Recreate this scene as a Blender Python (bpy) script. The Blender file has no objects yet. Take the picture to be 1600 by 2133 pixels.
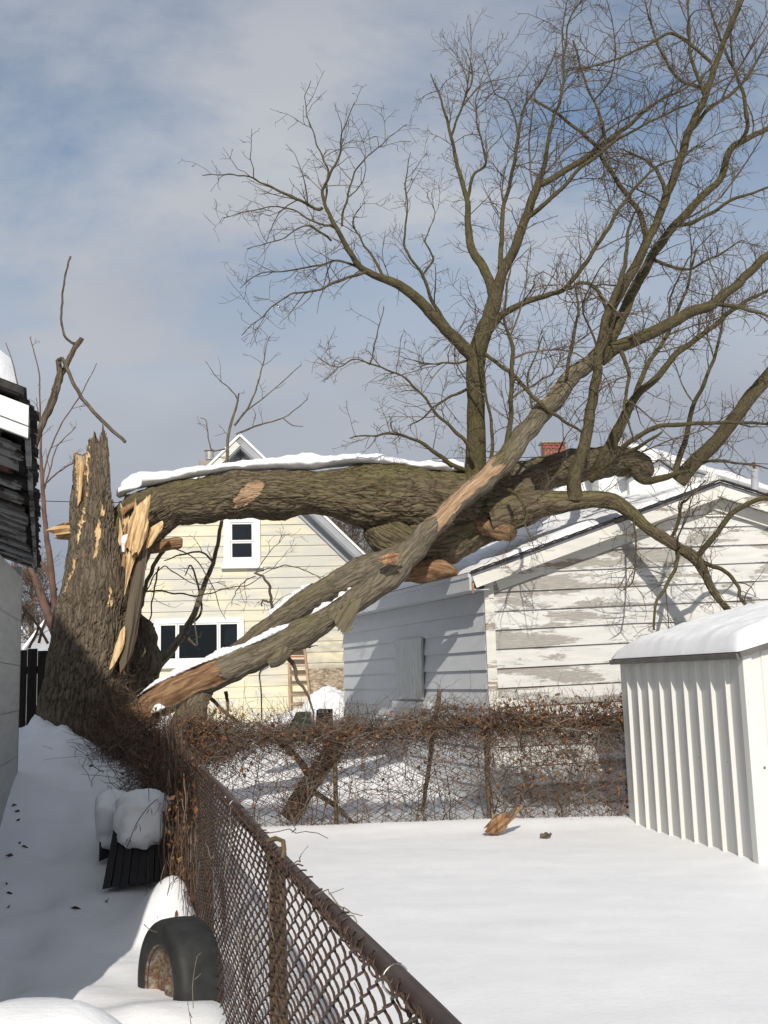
import bpy, math, random
import numpy as np
from mathutils import Matrix, Vector

random.seed(7)
rng = np.random.default_rng(7)
SC = bpy.context.scene
COL = SC.collection

# ------------------------------------------------------------------ camera
EYE = np.array([0.0, 0.0, 1.6])
FOC = 2200.0                      # focal length in photo pixels (1600 x 2133)
PITCH = math.atan(344.0 / FOC)
ROLL = 0.028
_f = np.array([0, math.cos(PITCH), math.sin(PITCH)])
_r = np.array([1.0, 0, 0])
_u = np.cross(_r, _f)
_r2 = _r * math.cos(ROLL) - _u * math.sin(ROLL)
_u2 = _u * math.cos(ROLL) + _r * math.sin(ROLL)
cam_d = bpy.data.cameras.new("camera")
cam = bpy.data.objects.new("camera", cam_d)
COL.objects.link(cam)
cam_d.sensor_fit = 'VERTICAL'
cam_d.sensor_height = 36.0
cam_d.lens = FOC / 2133.0 * 36.0
cam_d.clip_start = 0.05
cam_d.clip_end = 3000
cam.matrix_world = Matrix(((_r2[0], _u2[0], -_f[0], EYE[0]), (_r2[1], _u2[1], -_f[1], EYE[1]),
                           (_r2[2], _u2[2], -_f[2], EYE[2]), (0, 0, 0, 1)))
SC.camera = cam

# ------------------------------------------------------------------ light
SUN_EL = math.radians(30)
SUN_AZ = math.radians(-2)         # from behind the camera
to_sun = Vector((math.sin(SUN_AZ) * math.cos(SUN_EL), -math.cos(SUN_AZ) * math.cos(SUN_EL), math.sin(SUN_EL)))
sd = bpy.data.lights.new("sun", 'SUN')
sd.energy = 3.9
sd.angle = math.radians(0.5)
sd.color = (1.0, 0.945, 0.86)
sun = bpy.data.objects.new("sun", sd)
COL.objects.link(sun)
sun.rotation_euler = (-to_sun).to_track_quat('-Z', 'Y').to_euler()

W = bpy.data.worlds.new("World")
SC.world = W
W.use_nodes = True
nt = W.node_tree
nt.nodes.clear()
def N(t, typ, **kw):
    n = t.nodes.new(typ)
    for k, v in kw.items():
        if k.startswith('i_'):
            n.inputs[k[2:].replace('_', ' ')].default_value = v
        else:
            setattr(n, k, v)
    return n
wo = N(nt, 'ShaderNodeOutputWorld')
bg = N(nt, 'ShaderNodeBackground')
bg.inputs['Strength'].default_value = 0.1
sky = N(nt, 'ShaderNodeTexSky', sky_type='NISHITA', sun_disc=False, sun_elevation=SUN_EL,
        sun_rotation=math.atan2(to_sun.x, to_sun.y), air_density=1.0, dust_density=1.0, ozone_density=1.5)
tc = N(nt, 'ShaderNodeTexCoord')
sep = N(nt, 'ShaderNodeSeparateXYZ')
nt.links.new(tc.outputs['Generated'], sep.inputs[0])
# cloud sheet seen in perspective: direction / (height + k)
mz = N(nt, 'ShaderNodeMath', operation='ABSOLUTE')
nt.links.new(sep.outputs['Z'], mz.inputs[0])
az = N(nt, 'ShaderNodeMath', operation='ADD'); az.inputs[1].default_value = 0.42
nt.links.new(mz.outputs[0], az.inputs[0])
dx = N(nt, 'ShaderNodeMath', operation='DIVIDE'); dy = N(nt, 'ShaderNodeMath', operation='DIVIDE')
nt.links.new(sep.outputs['X'], dx.inputs[0]); nt.links.new(az.outputs[0], dx.inputs[1])
nt.links.new(sep.outputs['Y'], dy.inputs[0]); nt.links.new(az.outputs[0], dy.inputs[1])
cb = N(nt, 'ShaderNodeCombineXYZ')
nt.links.new(dx.outputs[0], cb.inputs['X']); nt.links.new(dy.outputs[0], cb.inputs['Y'])
n1 = N(nt, 'ShaderNodeTexNoise'); n1.inputs['Scale'].default_value = 2.4; n1.inputs['Detail'].default_value = 7
n1.inputs['Roughness'].default_value = 0.58; n1.inputs['Distortion'].default_value = 0.15
mp1 = N(nt, 'ShaderNodeMapping'); mp1.inputs['Location'].default_value = (4.4, 14.1, 0.0); mp1.inputs['Rotation'].default_value = (0, 0, 0.9)
mp1.inputs['Scale'].default_value = (0.75, 1.2, 1)
nt.links.new(cb.outputs[0], mp1.inputs[0]); nt.links.new(mp1.outputs[0], n1.inputs['Vector'])
r1 = N(nt, 'ShaderNodeValToRGB')
r1.color_ramp.elements[0].position = 0.40; r1.color_ramp.elements[0].color = (0.06, 0.06, 0.06, 1)
r1.color_ramp.elements[1].position = 0.60; r1.color_ramp.elements[1].color = (1, 1, 1, 1)
nt.links.new(n1.outputs['Fac'], r1.inputs[0])
# low cloud bank near the horizon closes the blue gaps
rz = N(nt, 'ShaderNodeMapRange'); rz.inputs['From Min'].default_value = 0.24; rz.inputs['From Max'].default_value = 0.50
rz.inputs['To Min'].default_value = 1.0; rz.inputs['To Max'].default_value = 0.0
nt.links.new(mz.outputs[0], rz.inputs['Value'])
mxm = N(nt, 'ShaderNodeMath', operation='MAXIMUM')
nt.links.new(r1.outputs[0], mxm.inputs[0]); nt.links.new(rz.outputs[0], mxm.inputs[1])
n2 = N(nt, 'ShaderNodeTexNoise'); n2.inputs['Scale'].default_value = 1.7; n2.inputs['Detail'].default_value = 4
nt.links.new(mp1.outputs[0], n2.inputs['Vector'])
r2 = N(nt, 'ShaderNodeValToRGB')
r2.color_ramp.elements[0].position = 0.33; r2.color_ramp.elements[0].color = (4.0, 4.35, 5.0, 1)
r2.color_ramp.elements[1].position = 0.66; r2.color_ramp.elements[1].color = (5.5, 5.75, 6.15, 1)
nt.links.new(n2.outputs['Fac'], r2.inputs[0])
# bank itself is a little darker, blue grey, close to the horizon
rzd = N(nt, 'ShaderNodeMapRange'); rzd.inputs['From Min'].default_value = 0.02; rzd.inputs['From Max'].default_value = 0.30
nt.links.new(mz.outputs[0], rzd.inputs['Value'])
bank = N(nt, 'ShaderNodeMix', data_type='RGBA')
bank.inputs['A'].default_value = (2.85, 3.3, 4.1, 1)
nt.links.new(rzd.outputs[0], bank.inputs['Factor']); nt.links.new(r2.outputs[0], bank.inputs['B'])
blu = N(nt, 'ShaderNodeMix', data_type='RGBA', blend_type='MULTIPLY')
blu.inputs['Factor'].default_value = 1.0; blu.inputs['B'].default_value = (1.3, 1.27, 1.2, 1)
nt.links.new(sky.outputs[0], blu.inputs['A'])
mx = N(nt, 'ShaderNodeMix', data_type='RGBA')
nt.links.new(mxm.outputs[0], mx.inputs['Factor']); nt.links.new(blu.outputs['Result'], mx.inputs['A']); nt.links.new(bank.outputs['Result'], mx.inputs['B'])
nt.links.new(mx.outputs['Result'], bg.inputs['Color'])
nt.links.new(bg.outputs[0], wo.inputs[0])

SC.view_settings.view_transform = 'Standard'
SC.view_settings.look = 'None'
SC.view_settings.exposure = 0.0
SC.view_settings.gamma = 1.0
SC.view_settings.use_curve_mapping = False

# ------------------------------------------------------------------ pixel -> place
def ray(px, py):
    d = _f + _r2 * ((px - 800.0) / FOC) + _u2 * ((1066.5 - py) / FOC)
    return d
def P(px, py, Y):
    d = ray(px, py)
    return EYE + d * (Y / d[1])
def PZ(px, py, z):
    d = ray(px, py)
    return EYE + d * ((z - EYE[2]) / d[2])
def MPP(Y):
    return Y / FOC

class Plane:
    """a vertical wall: O on it, u along it, n outward"""
    def __init__(s, O, yaw):
        s.O = np.array([O[0], O[1], 0.0]); s.u = np.array([math.cos(yaw), math.sin(yaw), 0.0])
        s.n = np.array([s.u[1], -s.u[0], 0.0])
    def at(s, a, z, d=0.0):
        return s.O + s.u * a + s.n * d + np.array([0, 0, z])
    def px(s, x, y, d=0.0):
        r = ray(x, y)
        t = np.dot(s.O + s.n * d - EYE, s.n) / np.dot(r, s.n)
        p = EYE + r * t
        return float(np.dot(p - s.O, s.u)), float(p[2])
    def wp(s, x, y, d=0.0):
        a, z = s.px(x, y, d)
        return s.at(a, z, d)

# ------------------------------------------------------------------ noise
_perm = rng.permutation(512)
_gr = rng.normal(size=(512, 2)); _gr /= np.linalg.norm(_gr, axis=1)[:, None]
def _h(ix, iy):
    return _perm[(_perm[ix & 511] + iy) & 511]
def perlin(x, y, per=None):
    x = np.asarray(x, float); y = np.asarray(y, float)
    xi = np.floor(x).astype(int); yi = np.floor(y).astype(int)
    xf = x - xi; yf = y - yi
    u = xf * xf * xf * (xf * (xf * 6 - 15) + 10); v = yf * yf * yf * (yf * (yf * 6 - 15) + 10)
    def g(a, b):
        ia = (xi + a) if per is None else (xi + a) % per
        h = _h(ia, yi + b)
        return _gr[h, 0] * (xf - a) + _gr[h, 1] * (yf - b)
    x1 = g(0, 0) * (1 - u) + g(1, 0) * u
    x2 = g(0, 1) * (1 - u) + g(1, 1) * u
    return (x1 * (1 - v) + x2 * v) * 1.5
def fbm(x, y, o=4, per=None):
    s = 0; a = 1.0; k = 1
    for i in range(o):
        s = s + a * perlin(np.asarray(x) * k + 17 * i, np.asarray(y) * k + 31 * i, None if per is None else per * k)
        a *= .5; k *= 2
    return s
_jit = rng.random((512, 2))
def worley(x, y, per=None):
    x = np.asarray(x, float); y = np.asarray(y, float)
    xi = np.floor(x).astype(int); yi = np.floor(y).astype(int)
    f1 = np.full(x.shape, 9.0); f2 = np.full(x.shape, 9.0)
    for a in (-1, 0, 1):
        for b in (-1, 0, 1):
            ia = xi + a; ih = ia if per is None else ia % per
            h = _h(ih, yi + b)
            d = np.hypot(ia + _jit[h, 0] - x, yi + b + _jit[h, 1] - y)
            m = d < f1
            f2 = np.where(m, f1, np.minimum(f2, d)); f1 = np.where(m, d, f1)
    return f1, f2
def sstep(t):
    t = np.clip(t, 0, 1)
    return t * t * (3 - 2 * t)

# ------------------------------------------------------------------ mesh building
class MB:
    def __init__(s):
        s.v = []; s.f4 = []; s.f3 = []; s.u4 = []; s.u3 = []; s.m4 = []; s.m3 = []; s.n = 0
    def add(s, v, f4=None, f3=None, u4=None, u3=None, mi=0):
        v = np.asarray(v, float).reshape(-1, 3)
        if f4 is not None and len(f4):
            f4 = np.asarray(f4, int).reshape(-1, 4) + s.n
            s.f4.append(f4); s.u4.append(np.zeros((len(f4) * 4, 2)) if u4 is None else np.asarray(u4, float).reshape(-1, 2))
            s.m4.append(np.full(len(f4), mi) if np.isscalar(mi) else np.asarray(mi))
        if f3 is not None and len(f3):
            f3 = np.asarray(f3, int).reshape(-1, 3) + s.n
            s.f3.append(f3); s.u3.append(np.zeros((len(f3) * 3, 2)) if u3 is None else np.asarray(u3, float).reshape(-1, 2))
            s.m3.append(np.full(len(f3), mi if np.isscalar(mi) else 0))
        s.v.append(v); s.n += len(v)
        return s
    def box(s, c, ax, ay, az, mi=0):
        """c centre, ax ay az half-extent vectors"""
        c = np.asarray(c, float); ax, ay, az = (np.asarray(q, float) for q in (ax, ay, az))
        v = [c + i * ax + j * ay + k * az for k in (-1, 1) for j in (-1, 1) for i in (-1, 1)]
        return s.add(v, BOXF, mi=mi)
    def hexa(s, pts, mi=0):
        return s.add(pts, BOXF, mi=mi)
    def mesh(s, name, origin=(0, 0, 0), smooth=False):
        me = bpy.data.meshes.new(name)
        V = np.concatenate(s.v) - np.asarray(origin, float)
        F4 = np.concatenate(s.f4) if s.f4 else np.zeros((0, 4), int)
        F3 = np.concatenate(s.f3) if s.f3 else np.zeros((0, 3), int)
        U = np.concatenate((s.u4 or []) + (s.u3 or [])) if (s.u4 or s.u3) else np.zeros((0, 2))
        L = np.concatenate([F4.ravel(), F3.ravel()])
        n4, n3 = len(F4), len(F3)
        me.vertices.add(len(V)); me.vertices.foreach_set('co', V.ravel())
        me.loops.add(len(L)); me.loops.foreach_set('vertex_index', L)
        me.polygons.add(n4 + n3)
        st = np.concatenate([np.arange(n4) * 4, n4 * 4 + np.arange(n3) * 3])
        me.polygons.foreach_set('loop_start', st)
        MI = np.concatenate((s.m4 or []) + (s.m3 or [])) if (s.m4 or s.m3) else np.zeros(0, int)
        me.polygons.foreach_set('material_index', MI.astype(np.int32))
        me.polygons.foreach_set('use_smooth', np.full(n4 + n3, bool(smooth)))
        uv = me.uv_layers.new(name='UVMap')
        uv.data.foreach_set('uv', U.ravel())
        me.update(calc_edges=True)
        me.validate()
        return me
BOXF = [(0, 2, 3, 1), (4, 5, 7, 6), (0, 1, 5, 4), (2, 6, 7, 3), (0, 4, 6, 2), (1, 3, 7, 5)]

LOC = {}
def tag(o, label=None, cat=None, group=None, kind=None):
    if label: o['label'] = label
    if cat: o['category'] = cat
    if group: o['group'] = group
    if kind: o['kind'] = kind
    return o
def thing(name, loc, label, cat, group=None):
    o = bpy.data.objects.new(name, None)
    o.empty_display_size = 0.2
    o.location = [float(q) for q in loc]
    COL.objects.link(o)
    LOC[o.name] = np.asarray(loc, float)
    return tag(o, label, cat, group)
def obj(name, mb, mats, parent=None, smooth=False, label=None, cat=None, group=None, kind=None, loc=None, bevel=0):
    o0 = LOC[parent.name] if parent is not None else (np.zeros(3) if loc is None else np.asarray(loc, float))
    me = mb.mesh(name, o0, smooth)
    o = bpy.data.objects.new(name, me)
    COL.objects.link(o)
    if not isinstance(mats, (list, tuple)): mats = [mats]
    for m in mats: me.materials.append(m)
    if parent is not None: o.parent = parent
    elif loc is not None: o.location = [float(q) for q in o0]
    LOC[o.name] = o0
    if bevel:
        b = o.modifiers.new('bevel', 'BEVEL'); b.width = bevel; b.segments = 2; b.limit_method = 'ANGLE'
    return tag(o, label, cat, group, kind)
def recalc(o):
    import bmesh
    bm = bmesh.new(); bm.from_mesh(o.data); bmesh.ops.recalc_face_normals(bm, faces=bm.faces); bm.to_mesh(o.data); bm.free()
    return o

def catmull(pts, n):
    """resample a control polyline (k,d) to n points with a Catmull-Rom spline"""
    p = np.asarray(pts, float)
    if len(p) == 2:
        t = np.linspace(0, 1, n)[:, None]
        return p[0] * (1 - t) + p[1] * t
    q = np.vstack([2 * p[0] - p[1], p, 2 * p[-1] - p[-2]])
    seg = np.linalg.norm(np.diff(p[:, :3], axis=0), axis=1) + 1e-9
    cum = np.concatenate([[0], np.cumsum(seg)])
    s = np.linspace(0, cum[-1], n)
    i = np.clip(np.searchsorted(cum, s, side='right') - 1, 0, len(p) - 2)
    t = ((s - cum[i]) / seg[i])[:, None]
    a, b, c, d = q[i], q[i + 1], q[i + 2], q[i + 3]
    return .5 * ((2 * b) + (c - a) * t + (2 * a - 5 * b + 4 * c - d) * t * t + (3 * b - a - 3 * c + d) * t ** 3)

def frames(p):
    t = np.gradient(p, axis=0); t /= np.linalg.norm(t, axis=1)[:, None] + 1e-12
    nrm = np.zeros_like(p)
    a = np.array([0, 0, 1.0]) if abs(t[0, 2]) < .9 else np.array([1.0, 0, 0])
    v = a - t[0] * np.dot(a, t[0]); v /= np.linalg.norm(v)
    for i in range(len(p)):
        v = v - t[i] * np.dot(v, t[i]); v /= np.linalg.norm(v)
        nrm[i] = v
    return t, nrm, np.cross(t, nrm)

def tube(mb, p, r, n=8, disp=None, cap=True, mi=0, capmi=None):
    """p (k,3), r (k,) or (k,n); disp(U (k,n) in m, V (k,n) in m, per) -> offset"""
    p = np.asarray(p, float); k = len(p)
    t, a, b = frames(p)
    th = np.linspace(0, 2 * np.pi, n, endpoint=False)
    s = np.concatenate([[0], np.cumsum(np.linalg.norm(np.diff(p, axis=0), axis=1))])
    R = np.asarray(r, float)
    if R.ndim == 1: R = np.repeat(R[:, None], n, 1)
    rm = R.mean()
    if disp is not None:
        R = R + disp(np.repeat(th[None], k, 0), np.repeat(s[:, None], n, 1), rm)
    D = a[:, None] * np.cos(th)[None, :, None] + b[:, None] * np.sin(th)[None, :, None]
    V = p[:, None] + D * R[..., None]
    I = np.arange(k - 1)[:, None] * n + np.arange(n)[None]
    J = np.arange(k - 1)[:, None] * n + (np.arange(n)[None] + 1) % n
    F = np.stack([I, J, J + n, I + n], -1).reshape(-1, 4)
    ju = np.arange(n)
    u0 = ju / n * 2 * np.pi * rm; u1 = (ju + 1) / n * 2 * np.pi * rm
    UU = np.zeros((k - 1, n, 4, 2))
    UU[..., 0, 0] = u0; UU[..., 1, 0] = u1; UU[..., 2, 0] = u1; UU[..., 3, 0] = u0
    UU[..., 0, 1] = s[:-1, None]; UU[..., 1, 1] = s[:-1, None]; UU[..., 2, 1] = s[1:, None]; UU[..., 3, 1] = s[1:, None]
    mb.add(V.reshape(-1, 3), F, u4=UU.reshape(-1, 2), mi=mi)
    if cap:
        for e, ring in ((0, V[0]), (1, V[-1])):
            c = ring.mean(0)
            idx = np.arange(n)
            f = np.stack([np.full(n, n), (idx + 1) % n, idx], 1) if e == 0 else np.stack([np.full(n, n), idx, (idx + 1) % n], 1)
            mb.add(np.vstack([ring, c]), f3=f, mi=mi if capmi is None else capmi)
    return V

def batch(mb, polys, n=3, mi=0):
    """many polylines of equal point count: list of (p (k,3), r (k,))"""
    by = {}
    for p, r in polys: by.setdefault(len(p), []).append((p, r))
    for k, L in by.items():
        p = np.array([q[0] for q in L]); r = np.array([q[1] for q in L])
        t = np.gradient(p, axis=1); t /= np.linalg.norm(t, axis=2, keepdims=True) + 1e-12
        ref = np.broadcast_to(np.array([.31, .52, .797]), t.shape).copy()
        al = np.abs((t * ref).sum(2)) > .95
        ref[al] = np.array([1.0, 0, 0])
        a = np.cross(t, ref); a /= np.linalg.norm(a, axis=2, keepdims=True) + 1e-12
        b = np.cross(t, a)
        th = np.linspace(0, 2 * np.pi, n, endpoint=False)
        V = p[:, :, None] + (a[:, :, None] * np.cos(th)[None, None, :, None] + b[:, :, None] * np.sin(th)[None, None, :, None]) * r[:, :, None, None]
        m = len(L)
        base = (np.arange(m) * k * n)[:, None, None]
        I = base + (np.arange(k - 1) * n)[None, :, None] + np.arange(n)[None, None]
        J = base + (np.arange(k - 1) * n)[None, :, None] + ((np.arange(n) + 1) % n)[None, None]
        F = np.stack([I, J, J + n, I + n], -1).reshape(-1, 4)
        mb.add(V.reshape(-1, 3), F, mi=mi)

# ------------------------------------------------------------------ materials
MATS = {}
def base_mat(name):
    m = bpy.data.materials.new(name); m.use_nodes = True
    t = m.node_tree; t.nodes.clear()
    o = N(t, 'ShaderNodeOutputMaterial'); b = N(t, 'ShaderNodeBsdfPrincipled')
    t.links.new(b.outputs[0], o.inputs[0])
    return m, t, b
def coords(t, kind='Object', scale=(1, 1, 1), rot=(0, 0, 0), rnd=0.0):
    c = N(t, 'ShaderNodeTexCoord'); mp = N(t, 'ShaderNodeMapping')
    mp.inputs['Scale'].default_value = scale; mp.inputs['Rotation'].default_value = rot
    t.links.new(c.outputs[kind], mp.inputs['Vector'])
    if rnd:
        oi = N(t, 'ShaderNodeObjectInfo'); mu = N(t, 'ShaderNodeMath', operation='MULTIPLY'); mu.inputs[1].default_value = rnd
        t.links.new(oi.outputs['Random'], mu.inputs[0])
        cx = N(t, 'ShaderNodeCombineXYZ')
        t.links.new(mu.outputs[0], cx.inputs['X']); t.links.new(mu.outputs[0], cx.inputs['Y']); t.links.new(mu.outputs[0], cx.inputs['Z'])
        t.links.new(cx.outputs[0], mp.inputs['Location'])
    return mp.outputs[0]
def noise(t, vec, scale, detail=5, rough=.55, dist=0):
    n = N(t, 'ShaderNodeTexNoise'); n.inputs['Scale'].default_value = scale; n.inputs['Detail'].default_value = detail
    n.inputs['Roughness'].default_value = rough; n.inputs['Distortion'].default_value = dist
    t.links.new(vec, n.inputs['Vector']); return n.outputs['Fac']
def ramp(t, fac, stops):
    r = N(t, 'ShaderNodeValToRGB'); e = r.color_ramp.elements
    while len(e) < len(stops): e.new(.5)
    for q, (p, c) in zip(e, stops):
        q.position = p; q.color = (c[0], c[1], c[2], 1) if not np.isscalar(c) else (c, c, c, 1)
    t.links.new(fac, r.inputs[0]); return r.outputs[0]
def mixc(t, fac, a, b, blend='MIX'):
    m = N(t, 'ShaderNodeMix', data_type='RGBA', blend_type=blend)
    for s, v in (('Factor', fac), ('A', a), ('B', b)):
        if isinstance(v, (int, float)): m.inputs[s].default_value = v
        elif isinstance(v, tuple): m.inputs[s].default_value = (v[0], v[1], v[2], 1)
        else: t.links.new(v, m.inputs[s])
    return m.outputs['Result']
def math2(t, op, a, b):
    m = N(t, 'ShaderNodeMath', operation=op)
    for i, v in enumerate((a, b)):
        if isinstance(v, (int, float)): m.inputs[i].default_value = v
        else: t.links.new(v, m.inputs[i])
    return m.outputs[0]
def bump(t, b, h, strength=.4, dist=.01, prev=None):
    n = N(t, 'ShaderNodeBump'); n.inputs['Strength'].default_value = strength; n.inputs['Distance'].default_value = dist
    t.links.new(h, n.inputs['Height'])
    if prev is not None: t.links.new(prev, n.inputs['Normal'])
    t.links.new(n.outputs[0], b.inputs['Normal']); return n.outputs[0]

def simple(name, c1, c2, scale=8, rough=.7, kind='Object', stretch=(1, 1, 1), bs=.2, bd=.005, spec=.3, rnd=0.0, metal=0, lo=.3, hi=.7, detail=5):
    m, t, b = base_mat(name)
    v = coords(t, kind, stretch, rnd=rnd)
    n = noise(t, v, scale, detail)
    t.links.new(ramp(t, n, [(lo, c1), (hi, c2)]), b.inputs['Base Color'])
    b.inputs['Roughness'].default_value = rough; b.inputs['Specular IOR Level'].default_value = spec; b.inputs['Metallic'].default_value = metal
    if bs: bump(t, b, noise(t, v, scale * 3, 5), bs, bd)
    return m

def bark(name, dark, light, moss=None, moss_amt=.5, vs=(14, 3.5, 1), bd=.012, scale=1.0, furrow=.5):
    m, t, b = base_mat(name)
    uv = coords(t, 'UV', (vs[0] * scale, vs[1] * scale, 1))
    wob = noise(t, uv, .7, 3)
    n1 = noise(t, uv, 1.0, 8, .65, .6)
    n2 = noise(t, coords(t, 'Object', (1, 1, 1)), 1.6, 4)
    n3 = noise(t, uv, 5, 4, .6)
    c = ramp(t, n1, [(.3, dark), (.68, light)])
    c = mixc(t, ramp(t, n3, [(.35, 0), (.75, .35)]), c, tuple(min(1, q * 1.5) for q in light))
    if moss is not None:
        g = N(t, 'ShaderNodeNewGeometry'); sx = N(t, 'ShaderNodeSeparateXYZ'); t.links.new(g.outputs['Normal'], sx.inputs[0])
        up = N(t, 'ShaderNodeMapRange'); up.inputs['From Min'].default_value = -.6; up.inputs['From Max'].default_value = .8
        t.links.new(sx.outputs['Z'], up.inputs['Value'])
        f = math2(t, 'MULTIPLY', up.outputs[0], ramp(t, math2(t, 'ADD', math2(t, 'MULTIPLY', n2, .6), math2(t, 'MULTIPLY', n1, .4)), [(.42, 0), (.6, moss_amt)]))
        c = mixc(t, f, c, moss)
    b.inputs['Roughness'].default_value = .92; b.inputs['Specular IOR Level'].default_value = .15
    vo = N(t, 'ShaderNodeTexVoronoi', feature='DISTANCE_TO_EDGE'); vo.inputs['Scale'].default_value = 1.3
    wv = N(t, 'ShaderNodeVectorMath', operation='ADD'); t.links.new(uv, wv.inputs[0])
    sc = N(t, 'ShaderNodeVectorMath', operation='SCALE'); sc.inputs['Scale'].default_value = 1.7
    nc = N(t, 'ShaderNodeTexNoise'); nc.inputs['Scale'].default_value = 1.2; t.links.new(uv, nc.inputs['Vector'])
    t.links.new(nc.outputs['Color'], sc.inputs[0]); t.links.new(sc.outputs[0], wv.inputs[1]); t.links.new(wv.outputs[0], vo.inputs['Vector'])
    fur = ramp(t, vo.outputs['Distance'], [(.0, furrow), (.13, 1)])   # darker colour along the furrows
    t.links.new(mixc(t, 1.0, c, fur, 'MULTIPLY'), b.inputs['Base Color'])
    h = math2(t, 'ADD', math2(t, 'MULTIPLY', ramp(t, vo.outputs['Distance'], [(0, 0), (.25, 1)]), .6), math2(t, 'MULTIPLY', n1, .5))
    bump(t, b, h, .8, bd)
    return m

M = {}
# snow
m, t, b = base_mat('snow_material')
v = coords(t, 'Object')
b.inputs['Base Color'].default_value = (.86, .86, .87, 1); b.inputs['Roughness'].default_value = .75; b.inputs['Specular IOR Level'].default_value = .25
b.inputs['Subsurface Weight'].default_value = .0
t.links.new(ramp(t, noise(t, v, 3, 4), [(.3, (.83, .83, .84)), (.7, (.88, .88, .88))]), b.inputs['Base Color'])
q = bump(t, b, noise(t, v, 28, 6, .6), .22, .012)
q = bump(t, b, noise(t, coords(t, 'Object', (7, 22, 9), rot=(0, 0, .12)), 2.2, 5, .6, .3), .22, .010, q)
q = bump(t, b, noise(t, v, 75, 4, .7), .3, .004, q)
bump(t, b, noise(t, v, 260, 3), .4, .002, q)
M['snow'] = m
M['bark'] = bark('trunk_bark', (.060, .046, .034), (.185, .148, .108), (.15, .125, .05), .3, (15, 3.0, 1), .016, furrow=.42)
M['bark_limb'] = bark('mossy_limb_bark', (.058, .044, .028), (.185, .148, .098), (.12, .112, .03), .6, (15, 2.4, 1), .018, furrow=.42)
M['bark_green'] = bark('smooth_green_bark', (.048, .038, .022), (.118, .098, .056), (.105, .098, .026), .6, (26, 8, 1), .006, furrow=.6)
M['bark_grey'] = bark('grey_weathered_bark', (.085, .068, .050), (.225, .19, .142), (.13, .12, .03), .6, (18, 2.2, 1), .013, furrow=.5)
M['twig'] = simple('twig_bark', (.062, .045, .032), (.150, .116, .076), 3, .85, bs=0)
M['sapling'] = simple('reddish_sapling_bark', (.085, .05, .038), (.19, .115, .085), 4, .8, bs=0)
def wood(name, c1, c2, c3, vs=(40, 3, 1)):
    m, t, b = base_mat(name)
    uv = coords(t, 'Object', (vs[0], vs[0], vs[1]))
    n = noise(t, uv, 1, 6, .6, .4)
    t.links.new(ramp(t, n, [(.3, c1), (.52, c2), (.72, c3)]), b.inputs['Base Color'])
    b.inputs['Roughness'].default_value = .8; b.inputs['Specular IOR Level'].default_value = .2
    bump(t, b, n, .6, .01)
    return m
M['wood'] = wood('fresh_split_wood', (.34, .19, .08), (.66, .47, .25), (.80, .64, .40))
M['wood_br'] = wood('brown_exposed_wood', (.12, .06, .032), (.29, .165, .085), (.46, .30, .17), (25, 5, 1))
m, t, b = base_mat('peeled_limb_wood')
uv = coords(t, 'UV', (30, 3, 1)); n = noise(t, uv, 1, 7, .65, .4)
t.links.new(ramp(t, n, [(.3, (.11, .065, .04)), (.5, (.33, .21, .12)), (.7, (.50, .37, .24))]), b.inputs['Base Color']); b.inputs['Roughness'].default_value = .85
bump(t, b, n, .7, .012); M['wood_peel'] = m
m, t, b = base_mat('rotten_log_wood')
uv = coords(t, 'UV', (34, 4, 1)); n = noise(t, uv, 1, 7, .65, .4)
t.links.new(ramp(t, n, [(.28, (.05, .024, .013)), (.48, (.19, .10, .048)), (.70, (.40, .26, .14))]), b.inputs['Base Color']); b.inputs['Roughness'].default_value = .9
bump(t, b, n, .8, .015); M['wood_rot'] = m

def paint_peel(name, paint, paint2, woodc, woodc2, amt=.55, rnd=37.0, stretch=(1.0, 1.0, 7.0)):
    m, t, b = base_mat(name)
    v = coords(t, 'Object', stretch, rnd=rnd)
    v2 = coords(t, 'Object', (6, 6, 60), rnd=rnd)
    big = noise(t, v, .75, 3, .5)
    mid = noise(t, v, 5.5, 12, .78, .4)
    grain = noise(t, v2, 1.5, 5, .6)
    s = math2(t, 'ADD', math2(t, 'MULTIPLY', big, .62), math2(t, 'MULTIPLY', mid, .38))
    f = ramp(t, s, [(amt, 0), (amt + .010, 1)])
    pc = ramp(t, noise(t, v, 2.2, 4), [(.3, paint2), (.65, paint)])
    wc = ramp(t, grain, [(.3, woodc), (.7, woodc2)])
    t.links.new(mixc(t, f, pc, wc), b.inputs['Base Color'])
    b.inputs['Roughness'].default_value = .7; b.inputs['Specular IOR Level'].default_value = .25
    inv = math2(t, 'SUBTRACT', 1.0, f)
    q = bump(t, b, inv, .5, .003)
    bump(t, b, grain, .3, .003, q)
    return m
M['white_peel'] = paint_peel('peeling_white_paint', (.62, .615, .585), (.53, .525, .50), (.25, .235, .21), (.38, .36, .325), .530, stretch=(1.0, 1.0, 6.0))
M['white_trim'] = paint_peel('weathered_white_trim', (.68, .66, .60), (.58, .57, .52), (.25, .21, .17), (.36, .30, .24), .565)
M['grey_paint'] = simple('grey_blue_paint', (.475, .49, .505), (.52, .535, .55), 2.0, .55, stretch=(1, 1, 4), bs=.15, bd=.002, rnd=9)
M['plywood'] = simple('weathered_plywood', (.40, .405, .39), (.58, .585, .555), 6, .85, stretch=(5, 5, .8), bs=.4, bd=.004)
M['white_paint'] = simple('white_vinyl', (.74, .74, .72), (.80, .80, .78), 3, .45, bs=0)
M['dark'] = simple('dark_void', (.010, .010, .011), (.018, .017, .016), 5, .9, bs=0)
m, t, b = base_mat('window_glass')
b.inputs['Base Color'].default_value = (.012, .015, .018, 1); b.inputs['Roughness'].default_value = .04; b.inputs['Specular IOR Level'].default_value = .5
bump(t, b, noise(t, coords(t, 'Object'), 2.5, 2), .05, .02); M['glass'] = m
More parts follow.
